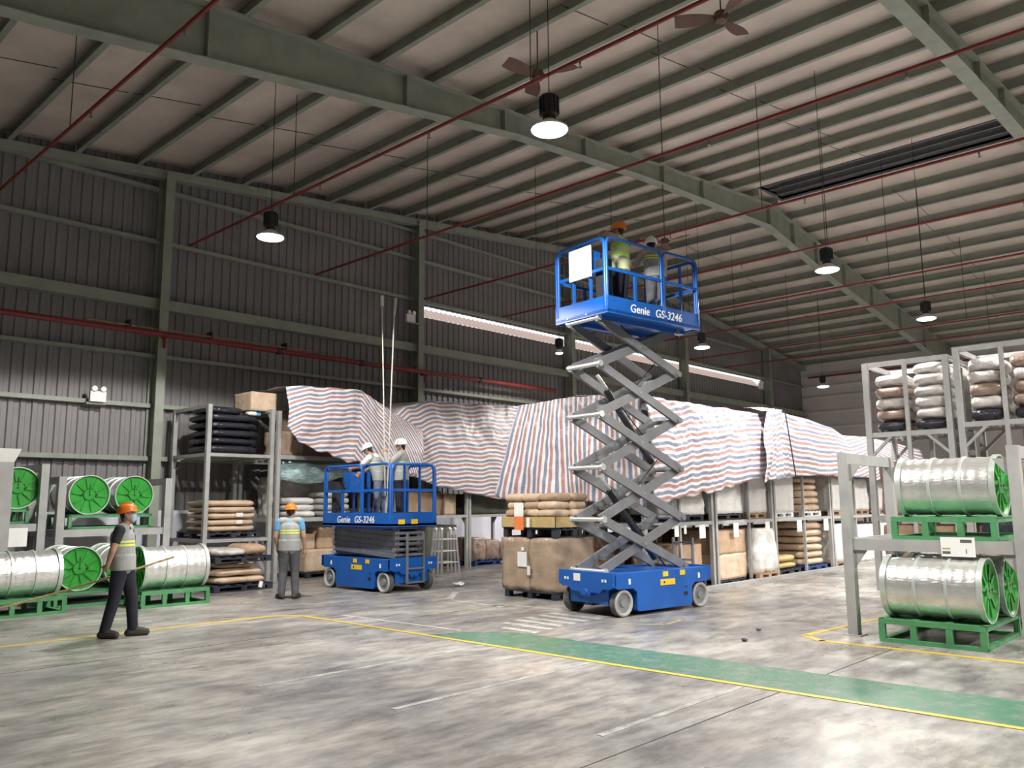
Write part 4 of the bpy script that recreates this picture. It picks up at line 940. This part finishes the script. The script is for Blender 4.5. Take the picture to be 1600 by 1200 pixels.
def person(label, loc, rz, P, vest, shirt, pants, hat, sleeve=.5, mask=False, long_sleeve=False, vox=.009):
    """P overrides joints; local +x is where the figure faces, +y its left"""
    J = dict(pel=(0, 0, .90), wai=(-.005, 0, 1.03), che=(.0, 0, 1.24), nek=(-.005, 0, 1.41), hed=(.02, 0, 1.545), face=(1, 0, 0),
             shl=(-.01, .185, 1.355), shr=(-.01, -.185, 1.355), ell=(-.03, .245, 1.09), elr=(-.03, -.245, 1.09), wrl=(.05, .24, .86), wrr=(.05, -.24, .86),
             hil=(0, .088, .88), hir=(0, -.088, .88), knl=(.02, .10, .48), knr=(.02, -.10, .48), anl=(-.01, .11, .085), anr=(-.01, -.11, .085),
             tol=(.15, .13, .03), tor=(.15, -.13, .03), hdl=None, hdr=None)
    J.update(P); v = {k: Vector(q) for k, q in J.items() if q is not None}
    t = thing('person', label, 'person', loc, rz)
    f = v['face'].normalized(); sd = Vector((0, 0, 1)).cross(f).normalized(); hu = f.cross(sd).normalized(); h = v['hed']
    body = [('e', h, (.078, .072, .105)), ('c', h+f*.03-hu*.05, .055, h+f*.045-hu*.085, .04), ('c', v['nek']-Vector((0, 0, .03)), .055, h-hu*.05, .052),
            ('c', h+f*.078+hu*.005, .012, h+f*.098-hu*.03, .014), ('e', h+sd*.075-f*.005, (.014, .012, .028)), ('e', h-sd*.075-f*.005, (.014, .012, .028)),
            ('c', h+f*.072-hu*.066+sd*.018, .009, h+f*.072-hu*.066-sd*.018, .009),
            ('c', v['pel'], .125, v['wai'], .115), ('c', v['wai'], .115, v['che'], .125), ('c', v['che'], .12, v['nek'], .065),
            ('c', v['shl'], .06, v['shr'], .06)]
    for a in 'lr':
        s = 1 if a == 'l' else -1
        sh, el, wr = v['sh'+a], v['el'+a], v['wr'+a]
        body += [('c', sh, .055, el, .042), ('c', el, .042, wr, .028), ('c', v['hi'+a], .088, v['kn'+a], .058), ('c', v['kn'+a], .058, v['an'+a], .04), ('c', v['an'+a], .042, v['to'+a], .03)]
        hd = v.get('hd'+a); d = ((hd-wr) if hd is not None else (wr-el)).normalized()
        b = Vector((0, s, 0)) if abs(d.y) < .8 else Vector((0, 0, 1)); b = (b-d*b.dot(d)).normalized(); n_ = d.cross(b)      # n_: across the knuckles
        pc = wr+d*.075; body += [('c', wr, .027, wr+d*.045, .032)]
        for k, ln in enumerate((.062, .072, .066, .052)):
            o_ = n_*(-.030+.020*k); r0 = wr+d*.03+o_*.9; k1 = wr+d*.085+o_
            k2 = k1+(d*.8-b*.45).normalized()*ln*.5; k3 = k2+(d*.25-b*.9).normalized()*ln*.5
            body += [('c', r0, .013, k1, .0105), ('c', k1, .0105, k2, .0095), ('c', k2, .0095, k3, .0085)]
        tb = wr+d*.02-n_*.025; body += [('c', tb, .014, tb+d*.035-n_*.030, .0115), ('c', tb+d*.035-n_*.030, .0115, tb+d*.06-n_*.034-b*.012, .0095)]
    bo = link('body', blob('body', body, .0075, 'skin', 3), t)
    for s in (1, -1): MB().add(*ball(h+f*.066+sd*.028*s+hu*.012, .011, 6)).build('eye', 'black', bo)
    hair = [('e', h-f*.014+hu*.018, (.083, .078, .098)), ('c', h-f*.05-hu*.02, .045, h-f*.055-hu*.06, .035)]
    link('hair', blob('hair', hair, .01, 'hair', 2), t)
    tr = [('c', v['pel']+Vector((0, 0, .05)), .125, v['pel'], .132)]
    for a in 'lr': tr += [('c', v['hi'+a], .105, v['kn'+a], .076), ('c', v['kn'+a], .076, v['an'+a]+Vector((0, 0, .02)), .064)]
    link('trousers', blob('trousers', tr, vox, pants, 4), t)
    sl = []
    for a in 'lr':
        sh, el, wr = v['sh'+a], v['el'+a], v['wr'+a]; sl += [('c', sh, .068, sh.lerp(el, 1 if long_sleeve else sleeve), .058)]
        if long_sleeve: sl += [('c', el, .056, wr-(wr-el)*.08, .042)]
    sl += [('c', v['che']+Vector((0, 0, .08)), .11, v['nek']-Vector((0, 0, .02)), .07), ('c', v['shl'], .066, v['shr'], .066), ('c', v['pel']+Vector((0, 0, .03)), .128, v['che'], .128)]
    link('shirt', blob('shirt', sl, vox, shirt, 4), t)
    ve = [('f', v['pel']-Vector((.0, 0, .06)), (.150, .200), v['wai'], 0), ('c', v['pel']+Vector((0, 0, .08)), .145, v['wai'], .146), ('c', v['wai'], .146, v['che'], .150), ('c', v['che'], .150, v['nek']-Vector((0, 0, .05)), .085),
          ('c', v['shl']*.82+v['nek']*.18, .075, v['shr']*.82+v['nek']*.18, .075), ('c', v['pel']+Vector((0, .05, .0)), .135, v['che']+Vector((0, .06, .0)), .13), ('c', v['pel']+Vector((0, -.05, .0)), .135, v['che']+Vector((0, -.06, .0)), .13)]
    link('safety_vest', blob('safety_vest', ve, vox, vest, 4), t)
    for a in 'lr':
        an, to = v['an'+a], v['to'+a]; d = (to-an); d.z = 0; d.normalize()
        sh_ = [('c', an-d*.03+Vector((0, 0, -.03)), .055, to+Vector((0, 0, .012)), .043), ('c', an-d*.01, .056, an+Vector((0, 0, .03)), .054), ('c', an+d*.04-Vector((0, 0, .015)), .052, to+Vector((0, 0, .018)), .042), ('c', an-d*.06-Vector((0, 0, .045)), .040, to+Vector((0, 0, .005)), .040)]
        link('shoe', blob('shoe', sh_, .009, 'shoe', 3), t)
    M = Matrix.Translation(h+hu*.035-f*.004) @ Matrix(((f.x, sd.x, hu.x, 0), (f.y, sd.y, hu.y, 0), (f.z, sd.z, hu.z, 0), (0, 0, 0, 1)))
    mb = MB(); prof = [(.105, -.015), (.112, -.008), (.108, 0)]+[(.106*math.cos(k*PI/18)+.002, .005+.105*math.sin(k*PI/18)) for k in range(1, 9)]+[(.006, .112)]
    mb.lathe(prof, 26, M @ Matrix.Diagonal((1.14, .98, 1, 1)))
    V = [M @ Vector((.10+.065*math.sin(PI*i/10)*1.0, (i-5)*.0175, -.012-.012*math.sin(PI*i/10))) for i in range(11)]; Vi = [M @ Vector((.085, (i-5)*.0175, .0)) for i in range(11)]
    Vt = [p+hu*.008 for p in V]; mb.add(V+Vi+Vt, [(i, i+1, 12+i, 11+i) for i in range(10)]+[(22+i, 11+i, 12+i, 23+i) for i in range(10)]+[(i, 22+i, 23+i, i+1) for i in range(10)])
    hatp = mb.build('hard_hat', hat, t, 50, fix=False)
    rib = [M @ Vector((1.14*.108*math.cos(a), 0, .005+.112*math.sin(a))) for a in [PI*k/14 for k in range(1, 14)]]; MB().tube(rib, .009, 6).build('crown_ridge', hat, hatp, 60)
    MB().tube([h+sd*.082+hu*.03, h+sd*.07-hu*.06+f*.01, h-hu*.115+f*.045, h-sd*.07-hu*.06+f*.01, h-sd*.082+hu*.03], .006, 6).build('chin_strap', 'vent_rail', hatp)
    if mask: link('face_mask', blob('face_mask', [('c', h+f*.062-hu*.028, .048, h+f*.055-hu*.07, .045), ('e', h+f*.08-hu*.03, .03)], .009, 'mask_blue', 3), t)
    return t
# worker with the stick (faces right in the picture, head lifted)
px_, py_ = 4.42, 11.10
person('worker in orange hard hat and grey vest holding a bamboo stick', (px_, py_, 0), math.radians(-38),
       dict(anl=(.14, .07, .085), tol=(.30, .11, .03), knl=(.10, .09, .48), anr=(-.15, -.09, .085), tor=(.0, -.13, .03), knr=(-.06, -.09, .48), hil=(.01, .088, .88), hir=(-.01, -.088, .88),
            che=(-.03, 0, 1.25), nek=(-.02, 0, 1.41), hed=(.02, 0, 1.55), face=(1, 0, .18), elr=(-.06, -.265, 1.10), wrr=(-.13, -.215, .90), hdr=(-.2, -.15, .86), ell=(-.03, .27, 1.10), wrl=(.05, .25, .90), hdl=(.06, .23, .80)),
       'vest_grey', 'shirt_dark', 'navy_cloth', 'orange_hat', sleeve=.55, mask=True)
a, b = Vector((3.28, 11.94, .40)), Vector((5.043, 11.005, .979)); mb = MB(); pts = [a.lerp(b, k/12)+Vector((0, 0, .02*math.sin(k/12*PI)*-1)) for k in range(13)]
mb.tube(pts, .014, 8)
for k in range(1, 12): mb.cyl(pts[k]-(b-a).normalized()*.006, pts[k]+(b-a).normalized()*.006, .0175, n=8)
tag(mb.build('bamboo_stick', 'bamboo', None, 50), 'long thin bamboo stick held behind the hip of the masked worker', 'stick')
person('worker in orange hard hat standing with back turned and blue sleeves', (8.17, 13.22, 0), math.radians(52),
       dict(face=(1, .0, -.05), anl=(0, .12, .085), tol=(.12, .20, .03), anr=(0, -.12, .085), tor=(.13, -.17, .03), wrr=(.02, -.26, .85), wrl=(.08, .22, .88)), 'vest_grey', 'shirt_blue', 'grey_cloth', 'orange_hat', sleeve=.5)
FL = P0L+.06
person('white-helmeted worker leaning over the controls of the lowered lift', (10.42, 13.52, FL), math.radians(118),
       dict(wai=(.03, 0, 1.03), che=(.12, 0, 1.22), nek=(.22, 0, 1.37), hed=(.29, 0, 1.48), face=(1, 0, -.45), shl=(.17, .185, 1.31), shr=(.17, -.185, 1.31), elr=(.34, -.25, 1.13), wrr=(.52, -.20, 1.02), ell=(.36, .24, 1.13), wrl=(.55, .18, 1.10), anl=(.05, .12, .085), anr=(-.06, -.10, .085), tol=(.2, .15, .03), tor=(.09, -.13, .03)),
       'vest_grey', 'white_bag', 'jeans', 'white_hat', sleeve=.6)
person('white-helmeted worker raising a hand to the poles on the lowered lift', (10.62, 13.10, FL), math.radians(125),
       dict(face=(1, .15, -.05), elr=(.06, -.30, 1.12), wrr=(.12, -.30, .90), ell=(.20, .25, 1.16), wrl=(.30, .18, 1.40), hdl=(.30, .16, 1.5)), 'vest_grey', 'shirt_grey', 'navy_cloth', 'white_hat', long_sleeve=True)
t = thing('long_pole', 'thin pale pole reaching up from the lowered lift, with a padded tip', 'pole', (10.31, 13.19, FL)); MB().cyl((0, 0, 0), (-.03, .18, 4.45), .014, n=8).build('rod', 'rope', t); MB().cyl((-.03, .18, 4.45), (-.032, .19, 4.68), .035, n=10).build('tip', 'white_bag', t)
t = thing('long_pole', 'thin pale pole reaching up from the lowered lift, beside the padded one', 'pole', (10.25, 13.10, FL)); MB().cyl((0, 0, 0), (.02, -.15, 4.25), .014, n=8).build('rod', 'rope', t); MB().cyl((.02, -.15, 4.2), (.04, -.17, 4.55), .026, n=8).build('tip', 'rope', t)
FH = P0H+.06
person('worker in bright yellow-green vest with an arm lifted on the raised platform', (10.72, 7.62, FH), math.radians(100),
       dict(face=(1, .1, .25), ell=(.10, .36, 1.42), wrl=(.26, .16, 1.50), hdl=(.30, .05, 1.52), elr=(.10, -.33, 1.42), wrr=(.28, -.2, 1.52), hdr=(.3, -.1, 1.6)), 'vest_hivis', 'shirt_tan', 'navy_cloth', 'orange_hat', long_sleeve=False, vox=.01)
person('worker in pale vest standing at the ladder end of the raised platform', (11.45, 7.42, FH), math.radians(60),
       dict(wai=(.02, 0, 1.0), che=(.06, 0, 1.18), nek=(.10, 0, 1.33), hed=(.15, 0, 1.46), shl=(.08, .18, 1.28), shr=(.08, -.18, 1.28), ell=(.25, .25, 1.12), wrl=(.42, .2, 1.2), elr=(.2, -.26, 1.08), wrr=(.38, -.22, 1.08)), 'vest_grey', 'shirt_tan', 'grey_cloth', 'white_hat', long_sleeve=True, vox=.01)

# ------------------------------------------------------------------ tall racks behind the right drum rack
def tall_unit(x0, y0, y1, z0, H, lb, dz=1.35):
    t = thing('stacking_rack', lb, 'rack', (x0, (y0+y1)/2, 0)); b = (y1-y0)/2; dpt = 1.3
    for x in (0, dpt):
        for y in (-b, b): MB().box(x-.05, x+.05, y-.05, y+.05, 0, H).build('post', 'rack_grey', t)
        MB().box(x-.035, x+.035, -.035, .035, 0, H-.02).build('post', 'rack_grey', t)
        for z in (z0-1.55, z0, H-.04): MB().box(x-.03, x+.03, -b, b, z-.045, z+.045).build('beam', 'rack_grey', t)
        for s in (-1, 1): MB().bar((x, s*b, z0-.42), (x, s*b*.45, z0-.04), .05, .05).build('brace', 'rack_grey', t)
    for y in (-b, b):
        for z in (z0-1.55, z0, H-.04): MB().box(0, dpt, y-.03, y+.03, z-.045, z+.045).build('beam', 'rack_grey', t)
    mb = MB()
    for k in range(7): mb.box(.05, dpt-.05, -b+.1+k*(2*b-.2)/6-.04, -b+.1+k*(2*b-.2)/6+.04, z0+.01, z0+.045)
    mb.build('shelf_deck', 'rack_grey', t)
    return t
def wrapped_stack(x, y, z, n, lx, wy, mats_, label, h=.2):
    t = thing('wrapped_stack', label, 'load', (x, y, z))
    key = []
    for k in range(n):
        m = mats_[k % len(mats_)]; kk = ('w', round(lx, 2), round(wy, 2), m, k % 2)
        if kk not in SACKS: SACKS[kk] = sack_mesh(lx, wy, h*1.05, len(SACKS), m, .03)
        link('wrapped_layer', SACKS[kk], t, (random.uniform(-.02, .02), random.uniform(-.02, .02), k*h))
    return t
XR = 16.0
tall_unit(XR, 4.30, 5.72, 2.87, 4.25, 'tall grey stacking rack holding the wrapped brown and silver stacks beside the far wall')
tall_unit(XR, 2.70, 4.12, 2.96, 4.35, 'tall grey stacking rack at the picture edge holding shiny wrapped stacks')
wrapped_stack(XR+.65, 5.36, 2.915, 5, 1.1, .58, ['black_wrap', 'brown_wrap', 'silver_wrap', 'brown_wrap', 'silver_wrap'], 'film-wrapped stack with brown layers on the tall rack near the far wall', .22)
wrapped_stack(XR+.65, 4.66, 2.915, 6, 1.1, .58, ['black_wrap', 'silver_wrap', 'silver_wrap', 'silver_wrap', 'silver_wrap', 'silver_wrap'], 'shiny silver film-wrapped stack beside the brown-layered one', .21)
wrapped_stack(XR+.65, 3.76, 3.005, 5, 1.1, .56, ['black_wrap', 'silver_wrap', 'brown_wrap', 'silver_wrap', 'silver_wrap'], 'film-wrapped stack on the tall rack beside the double posts', .23)
wrapped_stack(XR+.65, 3.06, 3.005, 5, 1.1, .56, ['black_wrap', 'brown_wrap', 'brown_wrap', 'silver_wrap', 'brown_wrap'], 'brown film-wrapped stack on the tall rack cut by the picture edge', .23)
for y, lb in ((5.0, 'dark wrapped load on the lower level of the tall rack, beside the drum shelf'), (3.4, 'dark wrapped load on the lower level of the tall rack at the picture edge')):
    load('pallet_load', XR+.65, y, 1.38, 1.1, 1.25, 1.0, 'brown_wrap', lb, 'load', .05, .15); load('pallet_load', XR+.65, y, .0, 1.1, 1.25, 1.2, 'brown_box', lb.replace('lower level', 'floor level'), 'load', .04, .12)
load('pallet_load', 13.3, 2.75, 0, .9, .9, 1.0, 'brown_wrap', 'dark brown load on the floor behind the right drum rack', 'load', .05, .2)
load('pallet_load', 13.3, 2.75, 1.0, .9, .9, .85, 'black_wrap', 'dark shiny load stacked behind the shelf drum', 'load', .06, .25)
load('pallet_load', 13.4, 3.9, 0, .7, .7, .95, 'silver_wrap', 'pale shiny load on the floor behind the right rack post', 'load', .05, .2)
# scraps on the floor
def scrap(x, y, s, m, label):
    bm = bmesh.new(); bmesh.ops.create_icosphere(bm, subdivisions=2, radius=s)
    for v in bm.verts: v.co += v.co.normalized()*noise.noise(v.co*14+Vector((x, y, 0)))*s*.8; v.co.z = v.co.z*.35
    zm = min(v.co.z for v in bm.verts)
    for v in bm.verts: v.co.z -= zm
    me = D.meshes.new('scrap'); bm.to_mesh(me); bm.free(); me.materials.append(MATS[m]); tag(link('floor_scrap', me, None, (x, y, .002)), label, 'scrap')
scrap(11.6, 12.45, .11, 'paper', 'crumpled white scrap on the floor right of the lowered lift')
scrap(10.13, 5.19, .035, 'dark_plastic', 'dark scrap on the bare concrete between lift and right rack')
scrap(9.25, 4.93, .045, 'dark_plastic', 'larger dark scrap on the concrete near the green walkway')
